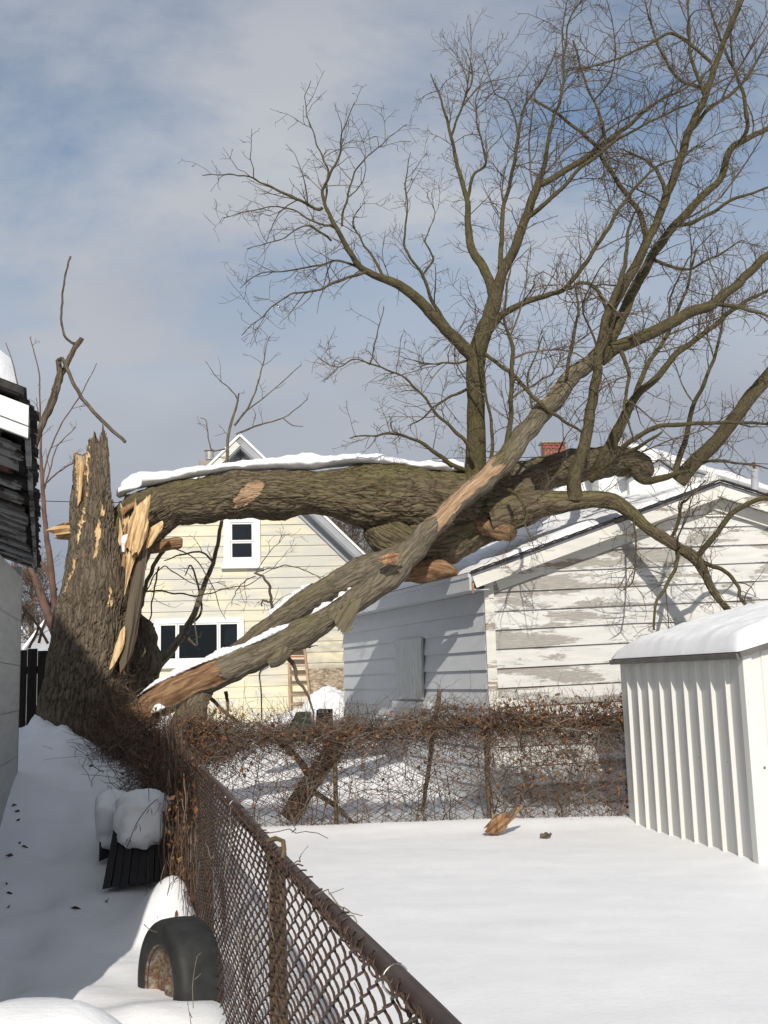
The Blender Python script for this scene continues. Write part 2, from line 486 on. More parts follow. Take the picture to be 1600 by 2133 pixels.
# yellow vinyl siding with grey mildew streaks
m, t, b = base_mat('yellow_vinyl_siding')
v = coords(t, 'Object', (1, 1, 1), rnd=23.0); vl = coords(t, 'Object', (.55, .55, 4.5), rnd=23.0)
s = math2(t, 'ADD', math2(t, 'MULTIPLY', noise(t, coords(t, 'Object'), .33, 3), .55), math2(t, 'MULTIPLY', noise(t, vl, 1.6, 5, .6), .5))
f = ramp(t, s, [(.40, 0.08), (.56, .9)])
yc = ramp(t, noise(t, v, 1.2, 3), [(.3, (.74, .64, .38)), (.7, (.78, .71, .49))])
t.links.new(mixc(t, f, yc, (.47, .465, .43)), b.inputs['Base Color'])
b.inputs['Roughness'].default_value = .5; b.inputs['Specular IOR Level'].default_value = .3
bump(t, b, noise(t, coords(t, 'Object', (1, 1, 6)), 2, 3), .2, .01)
M['yellow'] = m
# oriented strand board
m, t, b = base_mat('strand_board')
v = coords(t, 'Object', (9, 9, 22), rot=(0, .6, 0)); v2 = coords(t, 'Object', (8, 8, 22), rot=(0, -.9, 0))
a1 = N(t, 'ShaderNodeTexVoronoi'); a1.inputs['Scale'].default_value = 2; t.links.new(v, a1.inputs['Vector'])
a2 = N(t, 'ShaderNodeTexVoronoi'); a2.inputs['Scale'].default_value = 2; t.links.new(v2, a2.inputs['Vector'])
s = math2(t, 'MULTIPLY', math2(t, 'ADD', a1.outputs['Color'], a2.outputs['Color']), .5)
t.links.new(ramp(t, s, [(.2, (.17, .12, .08)), (.5, (.36, .28, .20)), (.8, (.54, .45, .35))]), b.inputs['Base Color']); b.inputs['Roughness'].default_value = .8
bump(t, b, s, .3, .006); M['osb'] = m
# metal shed
M['shed_shaded'] = simple('shaded_shed_steel', (.50, .50, .475), (.56, .555, .525), 1.2, .42, stretch=(1, 1, .4), bs=.06, bd=.004, spec=.4)  # flats of the cream shed: grazing shade put into a greyer steel
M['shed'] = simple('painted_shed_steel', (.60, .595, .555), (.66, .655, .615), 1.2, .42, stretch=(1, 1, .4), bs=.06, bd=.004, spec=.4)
M['shed_trim'] = simple('dark_roof_edge', (.10, .095, .088), (.17, .16, .15), 6, .5, bs=.1)
M['rail'] = simple('brown_painted_pipe', (.045, .030, .026), (.082, .058, .050), 9, .45, bs=.2, bd=.002)
M['wire'] = simple('brown_coated_wire', (.050, .030, .022), (.115, .072, .052), 14, .5, bs=0)
M['wire_old'] = simple('rusty_wire', (.05, .036, .028), (.13, .10, .08), 14, .65, bs=0)
M['post'] = simple('rusty_brown_post', (.06, .040, .022), (.17, .12, .06), 10, .8, bs=.4, bd=.004)
M['tie'] = simple('bright_tie_wire', (.35, .34, .32), (.5, .49, .46), 10, .35, bs=0, metal=.8)
M['rubber'] = simple('worn_tyre_rubber', (.016, .017, .017), (.036, .037, .036), 11, .62, bs=.35, bd=.003)
m, t, b = base_mat('rusty_wheel_steel')
n = noise(t, coords(t, 'Object'), 30, 6, .7)
t.links.new(ramp(t, n, [(.38, (.24, .225, .20)), (.50, (.16, .11, .075)), (.62, (.10, .045, .022))]), b.inputs['Base Color']); b.inputs['Roughness'].default_value = .6; b.inputs['Metallic'].default_value = .25
bump(t, b, n, .5, .004); M['rim'] = m
M['bin'] = simple('black_plastic', (.008, .008, .009), (.017, .017, .018), 9, .5, bs=.2, bd=.003)
M['brown_board'] = simple('brown_board', (.12, .06, .035), (.22, .12, .075), 5, .8, stretch=(8, 8, 1), bs=.4)
M['old_fence'] = simple('dark_fence_wood', (.012, .009, .008), (.035, .026, .02), 4, .9, stretch=(9, 9, .8), bs=.5, bd=.006, rnd=11)
M['rot_board'] = paint_peel('rotten_grey_board', (.26, .26, .255), (.19, .19, .19), (.035, .028, .024), (.10, .08, .065), .50, 41.0, (3, 3, 6))
M['rot_brown'] = simple('rotten_brown_board', (.035, .013, .008), (.14, .055, .03), 4, .9, stretch=(3, 3, 5), bs=.6, bd=.008, rnd=7)
M['shingle'] = simple('black_shingle', (.012, .011, .011), (.05, .046, .042), 22, .9, bs=.6, bd=.005)
M['grey_wall'] = paint_peel('cracked_pale_siding', (.46, .46, .43), (.38, .38, .36), (.20, .19, .17), (.28, .26, .23), .64)
M['brick'] = simple('red_brick', (.15, .045, .028), (.27, .095, .06), 5, .85, bs=.3, rnd=3)
M['mortar'] = simple('mortar', (.24, .21, .18), (.32, .29, .25), 12, .9, bs=.3)
M['green'] = simple('green_plastic', (.005, .085, .06), (.01, .12, .085), 4, .45, bs=0)
M['vine'] = simple('dead_vine_stems', (.075, .050, .036), (.20, .145, .105), 2.5, .85, bs=0)
M['vine_grey'] = simple('grey_vine_stems', (.13, .105, .08), (.30, .25, .20), 2.5, .85, bs=0)
M['vine_dark'] = simple('dark_vine_stems', (.045, .024, .015), (.14, .075, .042), 2.5, .85, bs=0)
m, t, b = base_mat('withered_leaves')
t.links.new(ramp(t, noise(t, coords(t, 'Object'), 5, 4), [(.25, (.045, .02, .01)), (.45, (.13, .055, .022)), (.6, (.22, .10, .035)), (.75, (.24, .15, .06))]), b.inputs['Base Color']); b.inputs['Roughness'].default_value = .8
M['leaf'] = m
M['flue'] = simple('galvanised_flue', (.25, .24, .22), (.42, .40, .37), 6, .5, bs=.1, metal=.3)
M['ladder'] = simple('weathered_ladder_wood', (.30, .19, .11), (.46, .33, .22), 6, .8, stretch=(6, 6, 1), bs=.2)
M['ladder_red'] = simple('red_ladder_tread', (.30, .10, .055), (.42, .17, .09), 6, .8, bs=.2)
M['far_white'] = simple('far_white_siding', (.62, .62, .60), (.70, .70, .68), 2, .6, bs=0)
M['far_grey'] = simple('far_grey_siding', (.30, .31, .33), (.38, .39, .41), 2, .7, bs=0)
M['far_roof'] = simple('far_grey_shingles', (.10, .10, .11), (.16, .16, .17), 6, .9, bs=.2)
M['red_roof'] = simple('dark_red_roof', (.10, .022, .02), (.16, .04, .035), 6, .8, bs=.2)
M['fungus'] = simple('bracket_fungus', (.42, .25, .12), (.66, .50, .28), 9, .8, bs=.5, bd=.01)

# ================================================================== GROUND
def fence_x(y):
    return -.249 * (np.asarray(y, float) - 2.125)
FX_END = 11.8
def ground(x, y):
    x = np.asarray(x, float); y = np.asarray(y, float)
    xf = np.where(y < FX_END, fence_x(y), fence_x(FX_END))
    lane = sstep((xf - .03 - x) / .30)
    h_l = .80 * sstep((y - 6.2) / 5.6) + .20 * sstep((xf - .4 - x) / 1.6) * sstep((y - 6.0) / 4.5)
    h_l = h_l * (1 - .25 * sstep((x - xf + .55) / .5))
    behind = .80 * sstep((y - 13.4) / 6.0)
    z = np.where(y < 12.0, 0, behind)
    z = np.maximum(z, lane * h_l)
    far = sstep((y - 30) / 60)
    z = z * (1 - far) + .4 * far
    # drift against the fence between the tyre and the bins, lump over something low near the camera
    z = z + .30 * np.exp(-(((x + 1.45) / .24) ** 2 + ((y - 7.35) / .34) ** 2)) * sstep((xf + .02 - x) / .14)
    z = z + .10 * np.exp(-(((x + 1.10) / .45) ** 2 + ((y - 5.30) / .30) ** 2)) * sstep((xf + .05 - x) / .12)
    z = z + (.30 + .10 * fbm(x * 5, y * 4, 3)) * np.exp(-((((x + 3.78) / .36) ** 2 + ((y - 11.8) / .6) ** 2)))
    z = z + .16 * np.exp(-((((x + 3.3) / .30) ** 2 + ((y - 11.5) / .4) ** 2)))
    z = z + .73 * np.exp(-((((x + 1.02) / .50) ** 2 + ((y - 3.15) / .42) ** 2) ** 1.5))
    z = z + .07 * np.exp(-(((x + .75) / .34) ** 2 + ((y - 4.35) / .35) ** 2)) * sstep((xf + .05 - x) / .12)
    z = z + .22 * np.exp(-(((x - 3.75) / .55) ** 2 + ((y - 9.1) / .8) ** 2))
    z = z + .10 * np.exp(-(((x - 3.1) / .3) ** 2 + ((y - 10.6) / 1.2) ** 2))
    z = z + .05 * np.exp(-((y - 11.75) / .35) ** 2) * sstep((x - xf) / .3)
    # footprint trough down the lane
    tx = -2.15 - .20 * (y - 6)
    z = z - .085 * np.exp(-((x - tx) / .15) ** 2) * sstep((y - 4.6) / 1) * (.55 + .45 * np.sin(y * 7.5)) * lane
    z = z + (.012 + .014 * lane) * fbm(x * .45, y * .6, 3) + (.003 + .017 * lane) * fbm(x * 2.2 + .6 * y, y * 3.2, 3)
    return z
def gz(x, y):
    return float(ground(np.array([x]), np.array([y]))[0])
def axis(lo, a, b, hi, fine, grow=1.18):
    q = [a]
    s = fine
    while q[0] > lo: s *= grow; q.insert(0, q[0] - s)
    q += list(np.arange(a + fine, b, fine)); s = fine
    while q[-1] < hi: s *= grow; q.append(q[-1] + s)
    return np.array(q)
gx = axis(-260, -4.6, 4.6, 260, .045); gy = axis(-30, 2.2, 13, 700, .05)
X, Y = np.meshgrid(gx, gy)
Z = ground(X, Y)
nx = len(gx); ny = len(gy)
I = (np.arange(ny - 1)[:, None] * nx + np.arange(nx - 1)[None]).ravel()
g = MB().add(np.stack([X, Y, Z], -1).reshape(-1, 3), np.stack([I, I + 1, I + nx + 1, I + nx], 1))
obj('snow_ground', g, M['snow'], smooth=True, kind='structure', label='snow covering the back yard, the side lane and the ground beyond the fence')

# ================================================================== helpers for buildings
def plank(mb, pl, b0, b1, t0, t1, z0, z1, db, dt, din, mi=0):
    pts = [pl.at(b0, z0, db), pl.at(b1, z0, db), pl.at(b0, z0, din), pl.at(b1, z0, din),
           pl.at(t0, z1, dt), pl.at(t1, z1, dt), pl.at(t0, z1, din), pl.at(t1, z1, din)]
    return mb.hexa(pts, mi)
def pbox(mb, pl, a0, a1, z0, z1, d0, d1, mi=0):
    return plank(mb, pl, a0, a1, a0, a1, z0, z1, d1, d1, d0, mi)
def beam(mb, p0, p1, side, up, w, h, mi=0):
    """box from p0 to p1; side/up unit vectors; w,h full sizes; p on its centre line"""
    p0 = np.asarray(p0, float); p1 = np.asarray(p1, float); s = np.asarray(side) * w / 2; q = np.asarray(up) * h / 2
    pts = [p0 - s - q, p1 - s - q, p0 + s - q, p1 + s - q, p0 - s + q, p1 - s + q, p0 + s + q, p1 + s + q]
    return mb.hexa(pts, mi)
def unit(v):
    v = np.asarray(v, float); return v / np.linalg.norm(v)
def fixn(o):
    return recalc(o)
def window(root, pl, a0, a1, z0, z1, d, splits=(), mid=None, fw=.07, label=None):
    """frame proud of the wall by d, glass recessed in it, mullions at splits, meeting rail at mid"""
    f = MB()
    pbox(f, pl, a0, a1, z1 - fw, z1, .0, d); pbox(f, pl, a0, a1, z0, z0 + fw, .0, d)
    pbox(f, pl, a0, a0 + fw, z0 + fw, z1 - fw, .0, d); pbox(f, pl, a1 - fw, a1, z0 + fw, z1 - fw, .0, d)
    fo = obj('window', f, M['white_paint'], root, label=label, bevel=.006); fixn(fo)
    s = MB(); pbox(s, pl, a0 - .05, a1 + .05, z0 - .06, z0 - .002, .0, d + .04)
    fixn(obj('sill', s, M['white_paint'], fo, bevel=.005))
    xs = [a0 + fw] + list(splits) + [a1 - fw]
    for i in range(len(xs) - 1):
        rows = [(z0 + fw, z1 - fw)] if mid is None else [(z0 + fw, mid), (mid, z1 - fw)]
        for k, (q0, q1) in enumerate(rows):
            sash = MB(); w = .032; dd = d - .022 - (.018 if k == 0 and mid is not None else 0)
            e0, e1 = xs[i] + (.004 if i else 0), xs[i + 1] - .004
            pbox(sash, pl, e0, e1, q1 - w, q1, .01, dd); pbox(sash, pl, e0, e1, q0 + .002, q0 + w, .01, dd)
            pbox(sash, pl, e0, e0 + w, q0 + w, q1 - w, .01, dd); pbox(sash, pl, e1 - w, e1, q0 + w, q1 - w, .01, dd)
            so = obj('sash', sash, M['white_paint'], fo); fixn(so)
            gl = MB(); pbox(gl, pl, e0 + w - .004, e1 - w + .004, q0 + w - .004, q1 - w + .004, .012, dd - .02)
            fixn(obj('pane', gl, M['glass'], fo))
    return fo
def snow_slab(name, fn, nu, nv, thick, label, edge=.12, amp=.04, seed=0.0, cat=None, fs=2.0, mask=None):
    """closed snow blanket: fn(u,v)->(point,normal); thickness thick(u,v), rounded to nothing at the rim"""
    u = np.linspace(0, 1, nu); v = np.linspace(0, 1, nv)
    top = np.zeros((nu, nv, 3)); bot = np.zeros((nu, nv, 3))
    for i, a in enumerate(u):
        for j, b_ in enumerate(v):
            p, n = fn(a, b_)
            top[i, j] = p; bot[i, j] = n
    U, V = np.meshgrid(u, v, indexing='ij')
    e = np.minimum(np.minimum(U, 1 - U) / edge[0], np.minimum(V, 1 - V) / edge[1]) if isinstance(edge, tuple) else np.minimum(np.minimum(U, 1 - U), np.minimum(V, 1 - V)) / edge
    rim = np.sqrt(1 - (1 - np.clip(e, 0, 1)) ** 2)
    T = thick(U, V) * rim * (1 + amp * 8 * fbm(U * fs * 3 + seed, V * fs * 3 + seed, 4)) if not callable(mask) else thick(U, V) * rim * mask(U, V)
    nrm = bot.copy()
    base = top.copy() + nrm * .004
    topv = base + nrm * np.maximum(T, 0)[..., None]
    mb = MB()
    I = (np.arange(nu - 1)[:, None] * nv + np.arange(nv - 1)[None]).ravel()
    F = np.stack([I, I + nv, I + nv + 1, I + 1], 1)
    keep = None
    if callable(mask):
        TT = T.ravel(); keep = (TT[F].max(1) > .004); F = F[keep]
    mb.add(topv.reshape(-1, 3), F)
    mb.add(base.reshape(-1, 3) , F[:, ::-1])
    o = obj(name, mb, M['snow'], smooth=True, kind='stuff', label=label)
    return o

# ================================================================== GARAGE the tree fell on
PEAK_W = 13.2
c0 = P(1023, 1460, 13.2)
GY = math.radians(5.0)
gw = Plane(c0, GY)                                   # peeling white gable wall
kdir = unit([-math.sin(math.radians(20)), math.cos(math.radians(20)), 0])   # runs back along the grey wall
gk = Plane(c0, math.atan2(-kdir[1], -kdir[0]))       # u points to the front corner
gk_len = 5.9
base_z = -.05
OVER = .28
E = gw.wp(981, 1193, OVER)                           # left eave tip, front, top of roof deck
R = gw.wp(1500, 1003, OVER)                          # ridge tip, front
eu = gw.px(981, 1193, OVER); ru = gw.px(1500, 1003, OVER)
half = ru[0] - eu[0]; rise = ru[1] - eu[1]; pitch = rise / half
E2 = gw.at(ru[0] + half, eu[1], OVER)
corner_u = 0.0; right_u = 2 * ru[0]
garage = thing('garage', [c0[0], c0[1], base_z], 'old clapboard garage with peeling white gable and grey side wall under the fallen tree', 'garage')
roof_under = .20                                     # roof + frieze depth under the deck line, on the gable
def gable_z(u_): return ru[1] - abs(u_ - ru[0]) * pitch
bz0 = gw.px(1027, 1232)[1]                           # a lap line at the corner
step = MPP(13.2) * 39.4
zs = [bz0 + k * step for k in range(-12, 9)]
for z0 in zs:
    z1 = z0 + step
    if z1 < base_z: continue
    z0c = max(z0, base_z)
    # clip by the rake
    lim0 = (ru[1] - .02 - z0c) / pitch; lim1 = (ru[1] - .02 - z1) / pitch
    if lim0 <= .05: continue
    lim1 = max(lim1, .02)
    b0, b1 = max(.0, ru[0] - lim0), min(right_u, ru[0] + lim0)
    t0, t1 = max(.0, ru[0] - lim1), min(right_u, ru[0] + lim1)
    cut = rng.uniform(.3, .75) if b1 - b0 > 3 else None
    segs = [(0, 1)] if cut is None else [(0, cut), (cut, 1)]
    for (f0, f1) in segs:
        mb = MB(); e = .0015 if cut else 0
        q = lambda a, c, f: a + (c - a) * f
        tl = rng.normal(0, .003); tr = rng.normal(0, .003)
        zz1 = z1 + .012
        pts = [gw.at(q(b0, b1, f0) + e, z0c + tl, .038), gw.at(q(b0, b1, f1) - e, z0c + tr, .038), gw.at(q(b0, b1, f0) + e, z0c + tl, -.01), gw.at(q(b0, b1, f1) - e, z0c + tr, -.01),
               gw.at(q(t0, t1, f0) + e, zz1, .004), gw.at(q(t0, t1, f1) - e, zz1, .004), gw.at(q(t0, t1, f0) + e, zz1, -.01), gw.at(q(t0, t1, f1) - e, zz1, -.01)]
        # boards of the old gable sag to the left, as the lap lines in the photo do
        pts = [p + np.array([0, 0, .030 * np.dot(p - gw.O, gw.u) * (1 - .45 * np.dot(p - gw.O, gw.u) / right_u) - .012]) for p in pts]
        mb.hexa(pts)
        fixn(obj('siding_board', mb, M['white_peel'], garage))
# grey side wall boards: gk.u runs towards the front corner, a from -gk_len to 0
zt = gk.px(1018, 1233)[1]
for k in range(-12, 3):
    z0 = bz0 - .02 + k * step; z1 = z0 + step
    if z1 < base_z: continue
    z0c = max(z0, base_z); z1c = min(z1 + .012, eu[1] - .05)
    if z1c - z0c < .05: continue
    mb = MB(); plank(mb, gk, -gk_len, -.03, -gk_len, -.03, z0c, z1c, .040, .006, -.01)
    fixn(obj('siding_board', mb, M['grey_paint'], garage, label='grey painted siding board of the shaded side wall' if k == 0 else None))
cb = MB(); pbox(cb, gw, -.035, .085, base_z, eu[1] + .06, .0, .045)
fixn(obj('corner_board', cb, M['white_trim'], garage, bevel=.004))
# plywood over the side window
a0, z0 = gk.px(835, 1455); a1, z1 = gk.px(887, 1330)
z0 = gk.px(889, 1457)[1]; a1b = gk.px(889, 1457)[0]
pw = MB(); plank(pw, gk, a0, a1b, a0 + .01, a1, z0, z1 + .02, .075, .075, .036)
fixn(obj('plywood_cover', pw, M['plywood'], garage, bevel=.004))
sl = MB(); pbox(sl, gk, a0 - .12, a1b + .25, z0 - .12, z0 - .03, .036, .10)
fixn(obj('window_ledge', sl, M['grey_paint'], garage))
# gable louvre
a0, z0 = gw.px(1464, 1084); a1, z1 = gw.px(1540, 1066)
vt = MB(); z0 += .05; z1 += .05
pbox(vt, gw, a0, a1, z0, z1, .0, .034)
vo_ = obj('gable_vent', vt, M['white_trim'], garage); fixn(vo_)
for k in range(4):
    lv = MB(); zz = z0 + (z1 - z0) * (k + .5) / 4
    plank(lv, gw, a0 + .03, a1 - .03, a0 + .03, a1 - .03, zz - .02, zz + .012, .060, .042, .035)
    fixn(obj('slat', lv, M['white_trim'], vo_))
# roof deck, shingle edge, fascias, friezes
L = gk_len + .55
Rb = R + kdir * L; Eb = E + kdir * L; E2b = E2 + kdir * L
upn = unit(np.cross(R - E, kdir)); upn = upn if upn[2] > 0 else -upn
upn2 = unit(np.cross(E2 - R, kdir)); upn2 = upn2 if upn2[2] > 0 else -upn2
for A, B, Bb, Ab, n_ in ((E, R, Rb, Eb, upn), (R, E2, E2b, Rb, upn2)):
    d = MB(); n_ = np.asarray(n_) * .05
    d.hexa([A - n_, B - n_, Ab - n_, Bb - n_, A, B, Ab, Bb])
    fixn(obj('roof', d, M['far_roof'], garage, label=None))
rk = unit(R - E)
for p0, p1, n_ in ((E, R, upn), (R, E2, upn2)):
    s = MB()
    ax = unit(p1 - p0); ln = np.linalg.norm(p1 - p0); k = int(ln / .16)
    for i in range(k):
        q0 = p0 + ax * ln * i / k; q1 = p0 + ax * ln * (i + .999) / k
        j = rng.uniform(0, .004)
        beam(s, q0 + np.asarray(n_) * .012 - gw.n * 0 + gw.n * (.02 + j), q1 + np.asarray(n_) * (.016 + j) + gw.n * (.02 + j), gw.n, n_, .05, .017)
    obj('shingle_edge', s, M['shingle'], garage, kind='stuff')
    tr = MB(); off = -np.asarray(n_) * .125
    beam(tr, p0 + off + ax * (0.0 if p0 is E else .012), p1 + off - ax * (.0 if p1 is E2 else .012), gw.n, n_, .028, .145)
    fixn(obj('rake_fascia', tr, M['white_trim'], garage, bevel=.004))
    fr = MB(); off2 = -np.asarray(n_) * .235 - gw.n * (OVER - .055)
    beam(fr, p0 + off2 + ax * (.30 if p0 is E else .03), p1 + off2 - ax * (.03 if p1 is R else .3), gw.n, n_, .035, .17)
    fixn(obj('frieze_board', fr, M['white_trim'], garage, bevel=.004))
    so = MB(); off3 = -np.asarray(n_) * .135 - gw.n * (OVER / 2 + .015)
    beam(so, p0 + off3 + ax * .02, p1 + off3 - ax * .02, gw.n, n_, OVER - .05, .02)
    fixn(obj('soffit', so, M['white_trim'], garage))
ef = MB(); kn = gk.n
zc = np.array([0, 0, 1.0])
beam(ef, E - zc * .115 + kn * .0 + kdir * .02, Eb - zc * .115, kn, zc, .03, .20)
fixn(obj('eave_fascia', ef, M['grey_paint'], garage, bevel=.004))
ef = MB(); beam(ef, E - zc * .03 + kn * .022 + kdir * .02, Eb - zc * .03 + kn * .022, kn, zc, .02, .05)
fixn(obj('drip_edge', ef, M['grey_paint'], garage))
ec = MB(); beam(ec, E - zc * .12 + gw.u * .02 - gw.n * .02, E - zc * .25 + gw.u * .02 - gw.n * .02, gw.u, gw.n, .03, .02)
fixn(obj('bare_trim_end', ec, M['wood_br'], garage))
ev = MB(); mid_in = gk.n * (-.13)
beam(ev, E - zc * .20 + mid_in + kdir * .03, Eb - zc * .20 + mid_in, kn, zc, .24, .012)
fixn(obj('soffit', ev, M['grey_paint'], garage))
core = MB()                                           # dark wall core behind the boards
inn = lambda p, s=.06: p
q = [gw.at(.05, base_z, -.05), gw.at(right_u - .05, base_z, -.05)]
core.hexa([q[0], q[1], q[0] + kdir * (gk_len - .1), q[1] + kdir * (gk_len - .1)] + [p + zc * (eu[1] - .25 - base_z) for p in (q[0], q[1], q[0] + kdir * (gk_len - .1), q[1] + kdir * (gk_len - .1))])
core.add([gw.at(.2, eu[1] - .02, -.04), gw.at(right_u - .2, eu[1] - .02, -.04), gw.at(ru[0], ru[1] - .12, -.04)], f3=[(0, 1, 2)])
obj('wall_core', core, M['dark'], garage)

# snow on the left slope: two blankets, broken where the limb lies
def slope(u_, v_):                                    # u along the eave->ridge, v front->back
    return E + (R - E) * u_ + kdir * L * v_, upn
def cover(lo, hi, k0, k1):
    def f(a, b_): 
        return slope(lo + (hi - lo) * a, k0 + (k1 - k0) * b_)
    return f
snow_slab('roof_snow', cover(.545, 1.0, .012, .98), 50, 70, lambda U, V: .07 + .10 * sstep(V * 3) + .20 * sstep((V - .12) * 3) * (1 - U * .6), 'thick snow on the upper part of the garage roof beside the ridge', edge=(.10, .02), amp=.03, seed=3.1)
def patchy(U, V):
    return np.clip(.75 + 1.1 * fbm(U * 5 + 9.3, V * 7, 4) + .9 * U, 0, 1)
snow_slab('roof_snow', cover(.02, .53, .01, .98), 60, 90, lambda U, V: .03 + .09 * U + .05 * sstep(V * 3), 'thin shaded snow on the lower garage roof around the broken log', edge=(.05, .02), seed=7.7, mask=patchy)
def slope2(u_, v_): return R + (E2 - R) * u_ + kdir * L * v_, upn2
snow_slab('roof_snow', lambda a, b_: slope2(.01 + .97 * a, .02 + .96 * b_), 30, 30, lambda U, V: .06 + 0 * U, 'thin snow on the far slope of the garage roof', edge=(.1, .03), amp=.02)

# ================================================================== YELLOW HOUSE
HY = 21.5
h0 = P(500, 1432, HY)
hp = Plane(h0, math.radians(6))
house = thing('yellow_house', [h0[0], h0[1], .7], 'pale yellow gabled house with mildewed siding behind the fallen trunk', 'house')
apx = hp.px(500, 905, .35)
al, zl_ = hp.px(243, 1432); ar_, _ = hp.px(762, 1432)
ue, ze = hp.px(772, 1166, .35)
hpitch = (apx[1] - ze) / (ue - apx[0])
uc = apx[0]
ul, ur = uc - (ue - uc) + .33, ue - .33
zeave = apx[1] - (ur - uc) * hpitch
bstep = 22.4 * MPP(HY)
zb = hp.px(600, 1382)[1]
k0 = -12
hb = .55
for k in range(-10, 40):
    z0 = zb + k * bstep; z1 = z0 + bstep
    if z1 < hb: continue
    z0 = max(z0, hb)
    l0 = min(ur - uc, (apx[1] - .22 - z0) / hpitch); l1 = min(ur - uc, (apx[1] - .22 - z1) / hpitch)
    if l0 < .06: continue
    l1 = max(l1, .02)
    cuts = [0, 1] if l0 < 1.5 else [0, rng.uniform(.25, .75), 1]
    for f0, f1 in zip(cuts[:-1], cuts[1:]):
        mb = MB()
        # double-four vinyl: slight mid crease
        q = lambda L_, f: uc - L_ + 2 * L_ * f
        lm = (l0 + l1) / 2; zm = (z0 + z1) / 2
        plank(mb, hp, q(l0, f0) + .001, q(l0, f1) - .001, q(l1, f0) + .001, q(l1, f1) - .001, z0, z1 + .006, .026, .006, -.01)
        fixn(obj('siding_board', mb, M['yellow'], house))
kb = -hp.n
HL = 9.0
wb = MB()
wb.hexa([hp.at(ul, hb, -.02), hp.at(ur, hb, -.02), hp.at(ul, hb, -HL), hp.at(ur, hb, -HL), hp.at(ul, zeave, -.02), hp.at(ur, zeave, -.02), hp.at(ul, zeave, -HL), hp.at(ur, zeave, -HL)])
wb.add([hp.at(ul, zeave - .03, -.015), hp.at(ur, zeave - .03, -.015), hp.at(uc, apx[1] - .25, -.015)], f3=[(0, 1, 2)])
obj('wall', wb, M['yellow'], house)
zcv = np.array([0, 0, 1.0])
for sgn in (-1, 1):
    ed = hp.at(uc + sgn * (ur - uc + .33), apx[1] - (ur - uc + .33) * hpitch, .35); ap = hp.at(uc, apx[1], .35)
    n_ = unit([-0, 0, 1]); ax = unit(ed - ap); n_ = unit(np.cross(hp.n, ax)); n_ = n_ if n_[2] > 0 else -n_
    d = MB(); back = -hp.n * (HL + .6)
    d.hexa([ap - n_ * .08, ed - n_ * .08, ap + back - n_ * .08, ed + back - n_ * .08, ap, ed, ap + back, ed + back])
    fixn(obj('roof', d, M['far_roof'], house))
    f = MB(); beam(f, ap - n_ * .10 + hp.n * .02, ed - n_ * .10 + hp.n * .02, hp.n, n_, .03, .14)
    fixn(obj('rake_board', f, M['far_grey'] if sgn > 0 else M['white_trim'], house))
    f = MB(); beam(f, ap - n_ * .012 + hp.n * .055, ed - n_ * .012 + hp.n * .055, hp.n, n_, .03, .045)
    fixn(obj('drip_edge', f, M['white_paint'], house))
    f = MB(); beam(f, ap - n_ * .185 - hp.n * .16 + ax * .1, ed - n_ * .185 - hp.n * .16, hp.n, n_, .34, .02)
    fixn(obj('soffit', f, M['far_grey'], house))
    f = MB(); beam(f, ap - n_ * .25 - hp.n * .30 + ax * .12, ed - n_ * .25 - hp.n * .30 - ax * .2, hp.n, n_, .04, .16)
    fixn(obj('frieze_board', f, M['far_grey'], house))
    snow_slab('roof_snow', (lambda ap, ed, n_, back: (lambda a, b_: (ap + (ed - ap) * (.01 + .98 * a) + back * b_ * .97 - hp.n * .0, n_)))(ap, ed, n_, back), 30, 20, lambda U, V: .055 + 0 * U, 'thin snow on the %s slope of the yellow house roof' % ('right' if sgn > 0 else 'left'), edge=(.05, .02), amp=.05, seed=sgn)
# gable vent
a0, z0 = hp.px(484, 964); a1, z1 = hp.px(509, 946)
v_ = MB(); pbox(v_, hp, a0, a1, z0, z1, 0, .05)
vv = obj('gable_vent', v_, M['yellow'], house); fixn(vv)
for k in range(4):
    zz = z0 + (z1 - z0) * (k + .5) / 4
    s = MB(); plank(s, hp, a0 + .03, a1 - .03, a0 + .03, a1 - .03, zz - .02, zz + .01, .075, .053, .051); fixn(obj('slat', s, M['far_roof'], vv))
# windows
a0, z1 = hp.px(466, 1076); a1, z0 = hp.px(543, 1178)
wd = window(house, hp, a0, a1, z0, z1, .09, mid=(z0 + z1) / 2 - .02, fw=.14, label='tall upper window')
a0, z1 = hp.px(322, 1290); a1, z0 = hp.px(509, 1382)
xs_ = [hp.px(370, 1340)[0], hp.px(456, 1340)[0]]
window(house, hp, a0, a1, z0, z1, .09, splits=xs_, fw=.10, label='wide three-pane lower window')
# strand board patch
a0, z1 = hp.px(640, 1393); a1, z0 = hp.px(742, 1520)
o_ = MB(); pbox(o_, hp, a0, a1, max(z0, hb), z1, .027, .045); fixn(obj('strand_board_panel', o_, M['osb'], house))
# downpipe / cable on the siding
cpts = [hp.wp(541, 1400, .06), hp.wp(544, 1440, .05), hp.wp(545, 1500, .05)]
c_ = MB(); tube(c_, catmull([hp.wp(560, 1386, .06), *cpts], 14), np.full(14, .012), 6); obj('cable', c_, M['bin'], house, smooth=True)
# chimney with flue cap
cp = P(437, 975, HY + 3.5); 
ch = MB(); w_ = MPP(HY + 3.5)
ch.box(cp + np.array([-6 * w_, 0, -.25]), (15 * w_, 0, 0), (0, .2, 0), (0, 0, 36 * w_))
cho = obj('chimney', ch, M['mortar'], house)
fl = MB(); ctop = P(437, 948, HY + 3.5)
tube(fl, [ctop - zcv * .12, ctop + zcv * .10], [9 * w_, 9 * w_], 14); obj('flue', fl, M['flue'], cho, smooth=False)
fl = MB(); tube(fl, [ctop + zcv * .10, ctop + zcv * .135], [13 * w_, 11 * w_], 14); obj('flue_cap', fl, M['flue'], cho)

